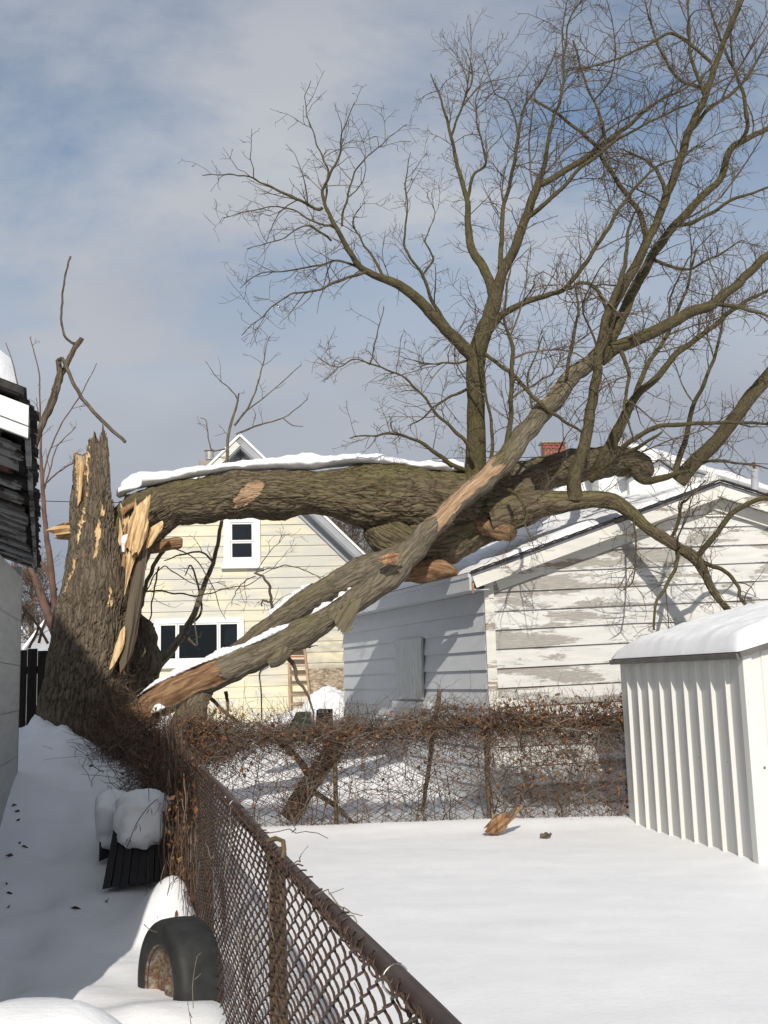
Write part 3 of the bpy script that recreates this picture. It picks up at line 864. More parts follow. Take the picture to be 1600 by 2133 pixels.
# ladder leaning on the house
lad = thing('wooden_ladder', hp.at(hp.px(622, 1480)[0], .8, .5), 'weathered wooden stepladder leaning on the yellow house beside the strand board', 'ladder')
def lp(x, y, t):                                       # t 0 top .. 1 bottom
    return hp.wp(x, y, .12 + .38 * t)
tl, bl = lp(601, 1342, 0), lp(604, 1500, 1); tr_, br = lp(633, 1342, 0), lp(650, 1498, 1)
for p0, p1 in ((tl, bl), (tr_, br)):
    s = MB(); beam(s, p0, p1, hp.u, hp.n, .045, .09); fixn(obj('rail', s, M['ladder'], lad))
for k in range(8):
    t_ = (k + .35) / 8.0
    s = MB(); beam(s, tl + (bl - tl) * t_ + hp.u * .02, tr_ + (br - tr_) * t_ - hp.u * .02, hp.n, zcv, .10, .03 if k else .10)
    fixn(obj('step', s, M['ladder_red'] if k in (0, 1, 7) else M['ladder'], lad))

# green wheelbarrow-like bin by the house with black end
gb = thing('garden_cart', P(655, 1530, 17.5), 'green plastic cart with a black end half buried in snow behind the back fence', 'cart')
cY = 17.5
def cbx(name, x0, x1, y0, y1, mat, tilt=0, d=.5):
    a = P(x0, y1, cY); b_ = P(x1, y1, cY); c = P(x0 + tilt, y0, cY); e = P(x1 - tilt * .4, y0, cY)
    dd = np.array([0, d, 0]); q = MB(); q.hexa([a, b_, a + dd, b_ + dd, c, e, c + dd, e + dd]); 
    o = obj(name, q, mat, gb, bevel=.02); fixn(o); return o
cbx('tub', 590, 654, 1484, 1545, M['green'], 26)
cbx('end_panel', 657, 691, 1478, 1540, M['bin'], 2)
for k in range(3):
    q = MB(); c = P(665 + k * 8, 1482.5, cY - .02); q.box(c, (.02, 0, 0), (0, .02, 0), (0, 0, .02)); obj('rivet', q, M['tie'], gb)

# snow heaps against the house
def heap(name, c, rx, ry, h, label, n=34, p=1.0, seed=0.0):
    u = np.linspace(-1, 1, n); U, V = np.meshgrid(u, u, indexing='ij')
    r = np.sqrt(U ** 2 + V ** 2)
    z = h * np.sqrt(np.clip(1 - r ** (2 * p), 0, 1)) * (1 + .12 * fbm(U * 1.7 + seed, V * 1.7, 4)) - .10 * (r >= 1)
    Vv = np.stack([c[0] + U * rx, c[1] + V * ry, c[2] + z], -1).reshape(-1, 3)
    I = (np.arange(n - 1)[:, None] * n + np.arange(n - 1)[None]).ravel()
    return obj(name, MB().add(Vv, np.stack([I, I + n, I + n + 1, I + 1], 1)), M['snow'], smooth=True, kind='stuff', label=label)
hc = P(693, 1520, HY - 1.3)
heap('snow_heap', (hc[0], hc[1], hc[2] - .25), .66, .8, P(693, 1434, HY - 1.3)[2] - hc[2] + .25, 'tall white snow heap against the strand board between house and garage', p=1.5)
hc = P(640, 1530, HY - 2.2)
heap('snow_heap', (hc[0], hc[1], hc[2] - .2), 1.0, .8, .62, 'low snow heap at the foot of the ladder', seed=4)

# ================================================================== FAR HOUSE right, with brick chimney
FY = 34.0
fp = Plane(P(1300, 1400, FY), math.radians(4))
fh = thing('far_white_house', fp.at(0, .4), 'white house with snowy roofs and brick chimney beyond the garage ridge', 'house')
def fgable(xa, ya, xl, xr, ye, d, sn=.28):
    ua, za = fp.px(xa, ya, d); l_, zle = fp.px(xl, ye, d); r_, zre = fp.px(xr, ye, d)
    zle = zre = (zle + zre) / 2
    w = MB()
    w.add([fp.at(l_ + .3, .4, d), fp.at(r_ - .3, .4, d), fp.at(r_ - .3, zre - .1, d), fp.at(ua, za - .22, d), fp.at(l_ + .3, zle - .1, d)], f3=[(0, 1, 2), (0, 2, 4), (4, 2, 3)])
    w.add([fp.at(l_ + .3, .4, d), fp.at(r_ - .3, .4, d), fp.at(r_ - .3, .4, d - 7), fp.at(l_ + .3, .4, d - 7), fp.at(l_ + .3, zle - .1, d), fp.at(r_ - .3, zre - .1, d), fp.at(r_ - .3, zre - .1, d - 7), fp.at(l_ + .3, zle - .1, d - 7)], [(0, 3, 7, 4), (1, 5, 6, 2)])
    obj('wall', w, M['far_white'], fh)
    for (q, zq) in ((l_, zle), (r_, zre)):
        a = fp.at(ua, za, d + .35); e_ = fp.at(q, zq, d + .35); ax = unit(e_ - a); n_ = unit(np.cross(fp.n, ax)); n_ = n_ if n_[2] > 0 else -n_
        bk = -fp.n * 8
        dd = MB(); dd.hexa([a - n_ * .14, e_ - n_ * .14, a + bk - n_ * .14, e_ + bk - n_ * .14, a, e_, a + bk, e_ + bk]); fixn(obj('roof', dd, M['far_white'], fh))
        so_ = snow_slab('roof_snow', (lambda a, e_, n_, bk: (lambda s, t_: (a + (e_ - a) * s + bk * t_, n_)))(a, e_, n_, bk), 16, 12, lambda U, V: sn + 0 * U, None, edge=(.04, .04), amp=.02, seed=xa)
        so_.parent = fh; so_.matrix_parent_inverse = Matrix.Translation([-float(c_) for c_ in LOC[fh.name]])
fgable(1310, 930, 1085, 1600, 1022, 0)
fgable(1296, 920, 1225, 1362, 962, .9, .16)
fgable(1372, 946, 1290, 1440, 990, 1.2, .16)
ca = fp.px(1133, 965, -2); cbb = fp.px(1178, 922, -2)
cho = MB(); pbox(cho, fp, ca[0] + .02, cbb[0] - .02, ca[1] - 1.2, cbb[1] - .05, -2.5, -2.02)
cm = obj('chimney', cho, M['mortar'], fh); fixn(cm)
rows = 15; bh = (cbb[1] - ca[1] + .7) / rows
for r_ in range(rows):
    nb = 4; bw = (cbb[0] - ca[0]) / nb
    for c_ in range(nb + (r_ % 2)):
        s0 = ca[0] + (c_ - .5 * (r_ % 2)) * bw; s1 = s0 + bw - .025
        s0 = max(s0, ca[0]); s1 = min(s1, cbb[0])
        if s1 - s0 < .04: continue
        b_ = MB(); pr = .012 + rng.uniform(0, .008) + (.03 if r_ >= rows - 2 else 0)
        pbox(b_, fp, s0, s1, ca[1] - .7 + r_ * bh, ca[1] - .7 + (r_ + 1) * bh - .02, -2.1, -2.02 + pr)
        fixn(obj('brick', b_, M['brick'], cm))
cs = MB(); pbox(cs, fp, ca[0] - .05, cbb[0] + .05, cbb[1], cbb[1] + .06, -2.55, -1.94); fixn(obj('cap', cs, M['mortar'], cm))
# small red roof and a pole at the right edge
rh = thing('red_roofed_house', P(1640, 1300, 45), 'dark red roof corner of a far house past the garage', 'house')
q = MB(); a = P(1568, 1034, 45); b_ = P(1740, 960, 45); c = P(1760, 1040, 45)
bk = np.array([0, 6.0, 0]); q.hexa([a, c, a + bk, c + bk, a + (b_ - a) * .999, b_, a + (b_ - a) * .999 + bk, b_ + bk]); fixn(obj('roof', q, M['red_roof'], rh))
q = MB(); a = P(1580, 1300, 45.3); b_ = P(1740, 1300, 45.3); t_ = P(1580, 1032, 45.3)[2] - a[2]
q.hexa([a, b_, a + bk * .9, b_ + bk * .9] + [p + zcv * t_ for p in (a, b_, a + bk * .9, b_ + bk * .9)]); fixn(obj('wall', q, M['far_white'], rh))
pp = thing('vent_pole', P(1573, 1010, 30), 'short grey pole with a red knob above the garage roof at the right edge', 'pole')
q = MB(); tube(q, [P(1576, 1400, 30), P(1572, 978, 30)], [.11, .11], 10); obj('post', q, M['far_grey'], pp, smooth=True)
q = MB(); tube(q, [P(1572, 978, 30), P(1570, 966, 30), P(1570, 962, 30)], [.03, .06, .02], 8); obj('knob', q, M['red_roof'], pp)

# ================================================================== SHED
s_far = PZ(1312, 1713, .0); s_near = PZ(1585, 1806, .0)
syaw = math.atan2(s_near[1] - s_far[1], s_near[0] - s_far[0])
sp = Plane(s_far, syaw)                                # long ribbed wall, u towards the camera
slen = float(np.dot(s_near - s_far, sp.u))
zt = sp.px(1312, 1376)[1]; zt2 = sp.px(1549, 1364)[1]; zt = (zt + zt2) / 2
shed = thing('metal_shed', [s_far[0], s_far[1], 0], 'cream ribbed metal garden shed under a thick snow cap at the right edge', 'shed')
nr = 10; pitch_r = slen / nr
for k in range(nr):
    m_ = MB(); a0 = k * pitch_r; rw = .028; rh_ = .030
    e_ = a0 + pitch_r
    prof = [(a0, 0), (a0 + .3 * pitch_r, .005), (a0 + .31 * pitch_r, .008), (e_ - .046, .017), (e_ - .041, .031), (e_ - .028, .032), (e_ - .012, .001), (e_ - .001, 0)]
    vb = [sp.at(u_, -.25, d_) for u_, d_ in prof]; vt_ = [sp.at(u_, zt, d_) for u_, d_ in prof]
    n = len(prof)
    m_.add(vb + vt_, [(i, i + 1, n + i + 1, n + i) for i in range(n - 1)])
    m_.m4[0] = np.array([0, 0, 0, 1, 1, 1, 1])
    po = obj('wall_panel', m_, [M['shed_shaded'], M['shed']], shed)
for k in range(nr + 1):
    if k % 2 == 0:
        s = MB()
        for dz in (.0,):
            c = sp.at(min(k * pitch_r + .14, slen - .05), .80, .004); 
            tube(s, [c, c + sp.n * .008], [.010, .006], 8)
        obj('screw', s, M['shed_trim'], shed)
# near end wall, cream, faces right-front
fn = Plane(s_near, syaw + math.radians(90))
fwid = 2.6
uR, zR = fn.px(1600, 1347)
rslope = .26
for k in range(7):
    a0 = k * fwid / 7; m_ = MB()
    pr = [(a0, 0.03 if k == 0 else 0), (a0 + .03, .03 if k == 0 else 0), (a0 + .04, 0), (a0 + .14, 0), (a0 + .15, .012), (a0 + .165, .012), (a0 + .175, 0), (a0 + fwid / 7 - .001, 0)]
    zz = lambda u_: zt + rslope * min(u_, fwid - u_) 
    n = len(pr); m_.add([fn.at(u_, -.25, d_) for u_, d_ in pr] + [fn.at(u_, zz(u_), d_) for u_, d_ in pr], [(i, i + 1, n + i + 1, n + i) for i in range(n - 1)])
    obj('wall_panel', m_, M['shed'], shed, label='smooth cream end wall panel' if k == 0 else None)
s = MB(); pbox(s, sp, slen - .06, slen + .033, -.25, zt, -.05, .033); fixn(obj('corner_trim', s, M['shed'], shed, bevel=.006))
for q_ in (.10, .32):
    s = MB(); c = fn.at(q_, .78, .005); tube(s, [c, c + fn.n * .008], [.011, .007], 8); obj('screw', s, M['shed_trim'], shed)
bk_ = sp.at(0, 0) - s_far
back = -fn.n * slen
# roof: eave edge over the ribbed wall, slopes up towards its right
ridge_u = fwid / 2
oh = .075
e0 = sp.at(-.06, zt + .0, oh); e1 = sp.at(slen + .06, zt + .0, oh)
acr = -sp.n
q = MB(); up_ = unit(acr + zcv * rslope); rn = unit(np.cross(sp.u, up_)); rn = rn if rn[2] > 0 else -rn
wlen = (fwid / 2 + oh) / up_[np.argmax(np.abs(acr))] * acr[np.argmax(np.abs(acr))]
for (A, B, vec) in ((e0, e1, up_ * abs(wlen)),):
    q.hexa([A, B, A + vec, B + vec] + [p + rn * .02 for p in (A, B, A + vec, B + vec)])
fixn(obj('roof', q, M['shed_trim'], shed))
q = MB(); vec2 = unit(acr - zcv * rslope) * abs(wlen); A2 = e0 + up_ * abs(wlen); B2 = e1 + up_ * abs(wlen)
q.hexa([A2, B2, A2 + vec2, B2 + vec2] + [p + zcv * .02 for p in (A2, B2, A2 + vec2, B2 + vec2)]); fixn(obj('roof', q, M['shed_trim'], shed))
q = MB(); beam(q, e0 - rn * .012 + sp.n * .012, e1 - rn * .012 + sp.n * .012, sp.n, rn, .03, .050); fixn(obj('eave_trim', q, M['shed_trim'], shed, bevel=.004))
q = MB(); beam(q, e1 + rn * .0 + sp.u * .012, e1 + up_ * abs(wlen) + sp.u * .012, sp.u, rn, .03, .045); fixn(obj('rake_trim', q, M['shed_trim'], shed))
def srf(a, b_):
    if b_ < .5:
        p = e0 + (e1 - e0) * a + up_ * abs(wlen) * b_ * 2
    else:
        p = A2 + (B2 - A2) * a + vec2 * (b_ - .5) * 2
    return p + zcv * .022, zcv
def sth(U, V):
    base = .185 - .03 * sstep((.12 - V) / .12)
    return base * (1 - .30 * sstep((.20 - U) / .20)) * (1 - .06 * U)
so = snow_slab('shed_snow', srf, 90, 60, sth, 'deep rounded snow cap on the roof of the metal shed', edge=(.09, .045), amp=.016, seed=1.3, fs=3.0)
# layered overhang of the cap: bulge outwards over the eave

# ================================================================== LEFT HOUSE with rotting eave
e_n = P(55, 845, 4.3); e_f = P(75, 1185, 10.3)
lyaw = math.atan2(e_n[1] - e_f[1], e_n[0] - e_f[0])
lk = unit((e_f - e_n) * np.array([1, 1, 0]))           # away from the camera
lout = np.array([lk[1], -lk[0], 0])                    # towards the yard
ze_ = (e_n[2] + e_f[2]) / 2
e_n[2] = ze_; e_f[2] = ze_
llen = float(np.dot(e_f - e_n, lk))
wf = P(21, 1330, 10.2)
ohang = max(.2, float(np.dot(e_f - wf, lout)))
lh = thing('left_house', [e_n[0] - 1, e_n[1] + 2, 0], 'neglected low house with a rotting eave and snowy roof at the left edge', 'house')
up3 = zcv
lw0 = e_f - lout * ohang; lwa = math.atan2(-lk[1], -lk[0]) - math.radians(4.0)
lw = Plane(lw0 + llen * np.array([math.cos(lwa), math.sin(lwa), 0]), lwa)   # u towards the camera, outward lout
# pale cracked wall, in courses
ch_ = .42
for k in range(0, 7):
    z0 = -.3 + k * ch_; z1 = min(z0 + ch_, ze_ + .02)
    if z1 <= z0: continue
    for s0, s1 in ((-llen, -llen * .66), (-llen * .66, -llen * .3), (-llen * .3, 0)):
        q = MB(); plank(q, lw, s0 + .002, s1 - .002, s0 + .002, s1 - .002, z0, z1 + .01, .024, .006, -.1)
        fixn(obj('wall_board', q, M['grey_wall'], lh))
q = MB(); pbox(q, lw, -llen - .01, -llen + .09, -.3, ze_, -.1, .035); fixn(obj('corner_board', q, M['grey_wall'], lh, bevel=.005))
# window by the frame edge
wx, wz1 = lw.px(8, 1305); _, wz0 = lw.px(8, 1530)
wx0 = lw.px(17, 1400)[0]
window(lh, lw, wx0, wx0 + 1.0, wz0, wz1, .05, splits=(wx0 + .5,), fw=.08)
# the roof: underside boards, rotted edge
rp = .36
rin = -lout
def lr(s, i, d=0.0):                                   # s along lk from the near corner, i inwards, on the deck underside
    return e_n + lk * s + rin * i + up3 * (i * rp + d)
ribs = []
s = 0.0; k = 0
while s < llen:
    wdt = rng.uniform(.16, .30); gap = rng.uniform(.004, .03)
    brown = (k % 4 == 2) or rng.random() < .12
    i0 = rng.uniform(-.015, .05) if not brown else rng.uniform(.04, .12)
    dz = rng.normal(0, .008) - (.0 if not brown else -.03)
    n_ = 7; q = MB()
    # ragged outer end
    for j in range(n_):
        a = s + wdt * j / n_; b_ = s + wdt * (j + 1) / n_
        st_ = i0 + abs(rng.normal(0, .028 if not brown else .05))
        pts = [lr(a, st_, dz - .02), lr(b_, st_, dz - .02), lr(a, 1.5, dz - .02), lr(b_, 1.5, dz - .02), lr(a, st_, dz), lr(b_, st_, dz), lr(a, 1.5, dz), lr(b_, 1.5, dz)]
        q.hexa(pts)
    fixn(obj('soffit_board', q, M['rot_brown'] if brown else M['rot_board'], lh))
    s += wdt + gap; k += 1
q = MB(); q.hexa([lr(-.05, .03, .03), lr(llen, .03, .03), lr(-.05, 4.5, .03), lr(llen, 4.5, .03), lr(-.05, .0, .075), lr(llen, .0, .075), lr(-.05, 4.5, .075), lr(llen, 4.5, .075)])
fixn(obj('roof', q, M['dark'], lh))
q = MB()
for k in range(120):                                   # torn shingle edge along the eave
    s = llen * k / 120; w_ = llen / 120
    for lay in range(3):
        o_ = rng.uniform(-.030, .012)
        c = lr(s + w_ / 2 + rng.normal(0, .01), -.02 - o_ + .02 * lay, .02 + .024 * lay + rng.normal(0, .006))
        q.box(c, lk * w_ * rng.uniform(.35, .55), rin * .022 + up3 * .01, up3 * rng.uniform(.006, .016))
obj('shingle_edge', q, M['shingle'], lh, kind='stuff')
q = MB()
for k in range(26):
    s = llen * (k + rng.random()) / 26; c = lr(s, .0, -.01)
    q.box(c, lk * rng.uniform(.04, .16), rin * .012, up3 * rng.uniform(.02, .05))
obj('fascia_remnant', q, M['rot_board'], lh, kind='stuff')
# near gable trim, white and sunlit
nfac = -lk
for h_, t_, d_, nm in ((-.035, .085, .02, 'rake_fascia'), (-.105, .045, .012, 'rake_fascia')):
    q = MB(); a = lr(0, -.01, h_) + nfac * d_; b_ = lr(0, 3.2, h_) + nfac * d_
    beam(q, a, b_, nfac, up3, .025, t_); fixn(obj(nm, q, M['white_paint'], lh))
q = MB(); pts = []
beam(q, lr(.0, .01, .055) + nfac * .03, lr(0, 3.2, .055) + nfac * .03, nfac, up3, .05, .03); fixn(obj('drip_edge', q, M['shingle'], lh))
gq = MB(); gq.add([lr(.012, ohang, -.1) - up3 * 3.0, lr(.012, 3.2, -.1) - up3 * 4.5, lr(.012, 3.2, -.1), lr(.012, ohang, -.1)], [(0, 1, 2, 3)]); obj('gable_wall', gq, M['grey_wall'], lh)
snow_slab('roof_snow', lambda a, b_: (lr(.02 + (llen * .97) * a, .04 + 3.0 * b_, .08), unit(up3 + lout * rp)), 60, 40, lambda U, V: .16 + .10 * sstep(V * 3), 'snow on the low roof of the left house', edge=(.02, .06), amp=.02, seed=5)
# unseen tall building, added for the shadow it casts on trunk and lane
mx_, my0, my1 = -2.08, -9.0, 1.0; mze = 6.1; mp = 1.3; mw = 4.4
q = MB(); q.hexa([[mx_ - 2 * mw, my0, -.3], [mx_, my0, -.3], [mx_ - 2 * mw, my1, -.3], [mx_, my1, -.3], [mx_ - 2 * mw, my0, mze], [mx_, my0, mze], [mx_ - 2 * mw, my1, mze], [mx_, my1, mze]])
q.add([[mx_, my0, mze], [mx_, my1, mze], [mx_ - mw, my1, mze + mw * mp], [mx_ - mw, my0, mze + mw * mp], [mx_ - 2 * mw, my1, mze], [mx_ - 2 * mw, my0, mze]], [(0, 1, 2, 3), (3, 2, 4, 5)], [(1, 4, 2), (0, 3, 5)])
obj('unseen_block', q, M['grey_wall'], lh)

# dark board fence behind the lane
bf = thing('board_fence', P(60, 1540, 12.0), 'dark vertical board fence between the left house and the broken trunk', 'fence')
bp0 = P(20, 1350, 12.6); bp1 = P(120, 1350, 12.6)
px_ = 16.0
while px_ < 150:
    wpx = 21
    a = P(px_, 1352 + rng.normal(0, 2), 12.6); b_ = P(px_ + wpx - 1.6, 1352, 12.6)
    q = MB(); th = .02; yy = np.array([0, .022, 0]); dj = np.array([0, rng.uniform(-.004, .004), 0])
    zb_ = .2
    A0 = np.array([a[0], a[1], zb_]) + dj; B0 = np.array([b_[0], b_[1], zb_]) + dj; A1 = np.array([a[0], a[1], a[2]]) + dj; B1 = np.array([b_[0], b_[1], a[2]]) + dj
    q.hexa([A0, B0, A0 + yy, B0 + yy, A1, B1, A1 + yy, B1 + yy]); fixn(obj('board', q, M['old_fence'], bf)); px_ += wpx
for zz in (.9, 1.8):
    q = MB(); q.box([(bp0[0] + bp1[0]) / 2, 12.66, zz], (.45, 0, 0), (0, .02, 0), (0, 0, .045)); obj('rail', q, M['old_fence'], bf)

# ================================================================== BARK RELIEF
def bark_disp(amp, cu, cv, seed):
    """furrowed plates: worley cells stretched along the limb; cu cell width, cv cell length (m)"""
    def f(th, s, rm):
        per = max(3, int(round(2 * np.pi * rm / cu)))
        u = th / (2 * np.pi) * per; v = s / cv + seed
        wx = .8 * perlin(u * 1.0, v * 1.1 + 5, per) + .35 * perlin(u * 2, v * 3.1, per * 2); wy = .9 * perlin(u + 7, v * .9 + 9, per)
        f1, f2 = worley(u + wx, v + wy, per)
        e = np.clip((f2 - f1) / .22, 0, 1)
        fine = perlin(u * 4, v * 5, per * 4) * .5 + perlin(u * 9, v * 12, per * 9) * .25
        vary = .75 + .7 * perlin(u * .0 + 3 + 0 * u, v * .45) + .45 * perlin(u / max(per, 1) * 3, v * .7 + 21, 3)
        return amp * np.clip(vary, .25, 1.35) * (e ** .6 - .8 + .34 * fine)
    return f
def lumps(amp, sc, seed):
    def f(th, s, rm):
        per = max(2, int(round(2 * np.pi * rm / sc)))
        return amp * fbm(th / (2 * np.pi) * per, s / sc + seed, 3, per)
    return f

def limb_pts(spec, n):
    """spec: (px,py,Y,halfwidth px) control list -> (n,3) points, (n,) radii"""
    s = np.array(spec, float)
    w = np.array([P(a, b, c) for a, b, c, d in s]); r = s[:, 3] * s[:, 2] / FOC
    q = catmull(np.column_stack([w, r]), n)
    return q[:, :3], np.maximum(q[:, 3], .003)

# ------------------------------------------------------------------ standing broken trunk
TY = 12.35
trunk_root = thing('snapped_tree', [P(180, 1575, TY)[0], TY, .55], 'thick standing tree trunk snapped off into pale jagged splinters beside the left house', 'tree')
tb = [(156, 1690, 132), (162, 1590, 106), (165, 1520, 90), (174, 1440, 84), (184, 1370, 82), (194, 1300, 80), (202, 1230, 75), (209, 1150, 67), (213, 1090, 64), (216, 1040, 65), (217, 980, 65), (218, 890, 66)]
KT, NT = 460, 380
sp_ = np.array([[*P(a, b, TY), c * TY / FOC] for a, b, c in tb])
qq = catmull(sp_, KT); tp, trad = qq[:, :3], qq[:, 3]
th = np.linspace(0, 2 * np.pi, NT, endpoint=False)
# angle 0 faces +x, pi*1.5 faces the camera; x offset = cos
TH = np.repeat(th[None], KT, 0)
ss = np.concatenate([[0], np.cumsum(np.linalg.norm(np.diff(tp, axis=0), axis=1))])
S = np.repeat(ss[:, None], NT, 1)
dsp = bark_disp(.036, .062, .27, 2.0)(TH, S, trad.mean()) + lumps(.035, .6, 3.0)(TH, S, trad.mean())
flare = .16 * np.clip(1 - S / 1.1, 0, 1) ** 2 * (np.cos(3 * TH + .6) + .6 * np.cos(5 * TH + 2)) * .8
Rt = trad[:, None] * (1 + 0 * TH) + dsp + flare * trad[:, None]
# jagged break line: height (as photo row) against x across the trunk
brk_x = np.array([-1.02, -.95, -.90, -.82, -.74, -.68, -.62, -.42, -.35, -.22, -.08, .00, .10, .20, .30, .40, .46, .56, .70, 1.02])
brk_f = np.array([1110, 1062, 1000, 950, 955, 1000, 1062, 1058, 965, 930, 918, 930, 938, 903, 915, 960, 1040, 1060, 1125, 1150])
front = np.sin(th) < .15
xo = np.cos(th)
top_row = np.where(front, np.interp(xo, brk_x, brk_f), 1085 + 30 * np.sin(th * 5) + 22 * np.sin(th * 11 + 1))
top_row = top_row + rng.normal(0, 7, NT)
ztop = np.array([P(216, r_, TY)[2] for r_ in top_row])
zc_ = tp[:, 2]
D = np.stack([np.cos(TH), np.sin(TH), 0 * TH], -1)
V = tp[:, None] + D * Rt[..., None]
over = V[..., 2] > ztop[None]
# collapse rows above the break onto the break line, thinning the shell into a sharp edge
for j in range(NT):
    o_ = np.where(over[:, j])[0]
    if len(o_):
        i0 = max(o_[0] - 1, 0)
        base = V[i0, j].copy(); base[2] = ztop[j]
        V[o_[0]:, j] = base
I = (np.arange(KT - 1)[:, None] * NT + np.arange(NT)[None]); J = (np.arange(KT - 1)[:, None] * NT + (np.arange(NT)[None] + 1) % NT)
F = np.stack([I, J, J + NT, I + NT], -1).reshape(-1, 4)
okf = ~(over[:-1] & over[1:] & np.roll(over, -1, 1)[:-1] & np.roll(over, -1, 1)[1:]).ravel()
per_u = 2 * np.pi * trad.mean()
UU = np.zeros((KT - 1, NT, 4, 2)); u0 = np.arange(NT) / NT * per_u; u1 = (np.arange(NT) + 1) / NT * per_u
UU[..., 0, 0] = u0; UU[..., 1, 0] = u1; UU[..., 2, 0] = u1; UU[..., 3, 0] = u0
UU[..., 0, 1] = ss[:-1, None]; UU[..., 1, 1] = ss[:-1, None]; UU[..., 2, 1] = ss[1:, None]; UU[..., 3, 1] = ss[1:, None]
# torn strips where the bark is gone (centre row, x across, half height rows, half width), tilted
xr = np.cos(TH)
rowat = np.interp(S, np.linspace(0, ss[-1], 60), np.interp(np.linspace(0, KT - 1, 60), np.linspace(0, KT - 1, len(tb)), [b for a, b, c in tb]))
rowz = np.interp(zc_, [P(216, r_, TY)[2] for r_ in (1690, 1500, 1300, 1100, 900)], [1690, 1500, 1300, 1100, 900])[:, None] + 0 * TH
wob = .08 * perlin(TH * 6, S * 9) + .05 * perlin(TH * 15, S * 30)
bare = np.zeros_like(TH, bool)
for (r0, x0, hr, hw, tilt) in ((1098, -.44, 45, .075, -.0009), (1205, -.62, 42, .06, -.0046), (1122, .16, 32, .07, 0), (1158, .12, 14, .05, 0), (985, -.28, 62, .06, 0), (1070, .22, 16, .04, .002), (1000, -.72, 46, .07, .0005), (1250, .60, 20, .03, 0)):
    bare |= (np.sin(TH) < .2) & (((rowz - r0) / hr) ** 2 + ((xr + wob - x0 - tilt * (rowz - r0) * 1.0) / hw) ** 2 < 1)
V = V - D * (bare * .022)[..., None]
fb = bare[:-1].ravel()
mi = np.where(fb, 1, 0)[okf]
tm = MB(); tm.add(V.reshape(-1, 3), F[okf], u4=UU.reshape(-1, 4, 2)[okf].reshape(-1, 2), mi=mi)
# splintered inner wood: from the break edge inwards and down
ring = V[-1].copy()
lay = [ring]
for sc, drop, js in ((.80, .05, .05), (.62, .28, .10), (.42, .55, .14), (.15, .75, .05)):
    cen = np.stack([np.full(NT, tp[-1, 0]), np.full(NT, tp[-1, 1]), ring[:, 2]], 1)
    p = cen + (ring - cen) * sc; p[:, 2] = ring[:, 2] * (1 - drop * .5) + (P(216, 1080, TY)[2] - .1) * drop * .5 - drop * .35 + rng.normal(0, js, NT); p[:, 2] = np.minimum(p[:, 2], ring[:, 2] - .01)
    lay.append(p)
LV = np.array(lay); nl = len(lay)
I = (np.arange(nl - 1)[:, None] * NT + np.arange(NT)[None]); J = (np.arange(nl - 1)[:, None] * NT + (np.arange(NT)[None] + 1) % NT)
tm.add(LV.reshape(-1, 3), np.stack([I, J, J + NT, I + NT], -1).reshape(-1, 4), mi=1)
obj('trunk', tm, [M['bark'], M['wood']], trunk_root, smooth=True)

def slab(name, poly, Yd, th_, mat, parent, lean=0.0, jag=0.0, label=None, sub=6):
    """a torn plank of wood: outline seen in the photo, own depth and thickness, grain ridges along its long axis"""
    poly = np.array(poly, float); c = poly.mean(0); q = poly - c
    w_, e_ = np.linalg.eigh(q.T @ q); ax = e_[:, 1]; pe = e_[:, 0]
    if ax[1] > 0: ax = -ax                              # points up the picture
    A_ = q @ ax; B_ = q @ pe; n = len(q)
    nc = max(5, int((B_.max() - B_.min()) / (sub * .55)))
    bs = np.linspace(B_.min() + .3, B_.max() - .3, nc)
    lo, hi = [], []
    for b_ in bs:
        hits = []
        for i in range(n):
            b0, b1 = B_[i], B_[(i + 1) % n]
            if (b0 - b_) * (b1 - b_) <= 0 and b0 != b1: hits.append(A_[i] + (A_[(i + 1) % n] - A_[i]) * (b_ - b0) / (b1 - b0))
        lo.append(min(hits) - jag * rng.exponential(3.0)); hi.append(max(hits) + jag * (rng.exponential(6.0) - 3))
    nr_ = 7; mb = MB(); dep = th_ * (.35 * rng.random(nc) + .40 * np.sin(np.linspace(.25, 2.9, nc)) + .2 * (np.arange(nc) % 3 == 1))
    Fr = np.zeros((nc, nr_, 3)); Bk = np.zeros((nc, nr_, 3))
    for i in range(nc):
        for j in range(nr_):
            a = lo[i] + (hi[i] - lo[i]) * j / (nr_ - 1); b_ = bs[i] + rng.normal(0, .25 * jag)
            p2 = c + ax * a + pe * b_; yy = Yd + lean * a
            tap = 1 - .55 * (j / (nr_ - 1)) ** 2
            Fr[i, j] = P(p2[0], p2[1], yy - dep[i] * tap + rng.normal(0, th_ * .03)); Bk[i, j] = P(p2[0], p2[1], yy + th_ * .35 * tap)
    def grid(G, flip):
        I = (np.arange(nc - 1)[:, None] * nr_ + np.arange(nr_ - 1)[None]).ravel(); F = np.stack([I, I + nr_, I + nr_ + 1, I + 1], 1)
        mb.add(G.reshape(-1, 3), F[:, ::-1] if flip else F)
    grid(Fr, False); grid(Bk, True)
    for E1, E2 in ((Fr[0], Bk[0]), (Fr[-1], Bk[-1]), (Fr[:, 0], Bk[:, 0]), (Fr[:, -1], Bk[:, -1])):
        k_ = len(E1); ii = np.arange(k_ - 1); mb.add(np.vstack([E1, E2]), np.stack([ii, ii + 1, ii + 1 + k_, ii + k_], 1))
    return fixn(obj(name, mb, mat, parent, label=label))
slab('splinter', [(258, 1135), (264, 1095), (276, 1068), (292, 1048), (308, 1034), (312, 1042), (306, 1080), (309, 1105), (300, 1132), (280, 1150)], 11.95, .16, M['wood'], trunk_root, jag=1.2, label='tallest pale splinter right of the trunk')
slab('splinter', [(306, 1132), (314, 1098), (330, 1088), (343, 1080), (338, 1102), (322, 1128), (310, 1142)], 12.05, .10, M['wood'], trunk_root, jag=1.0)
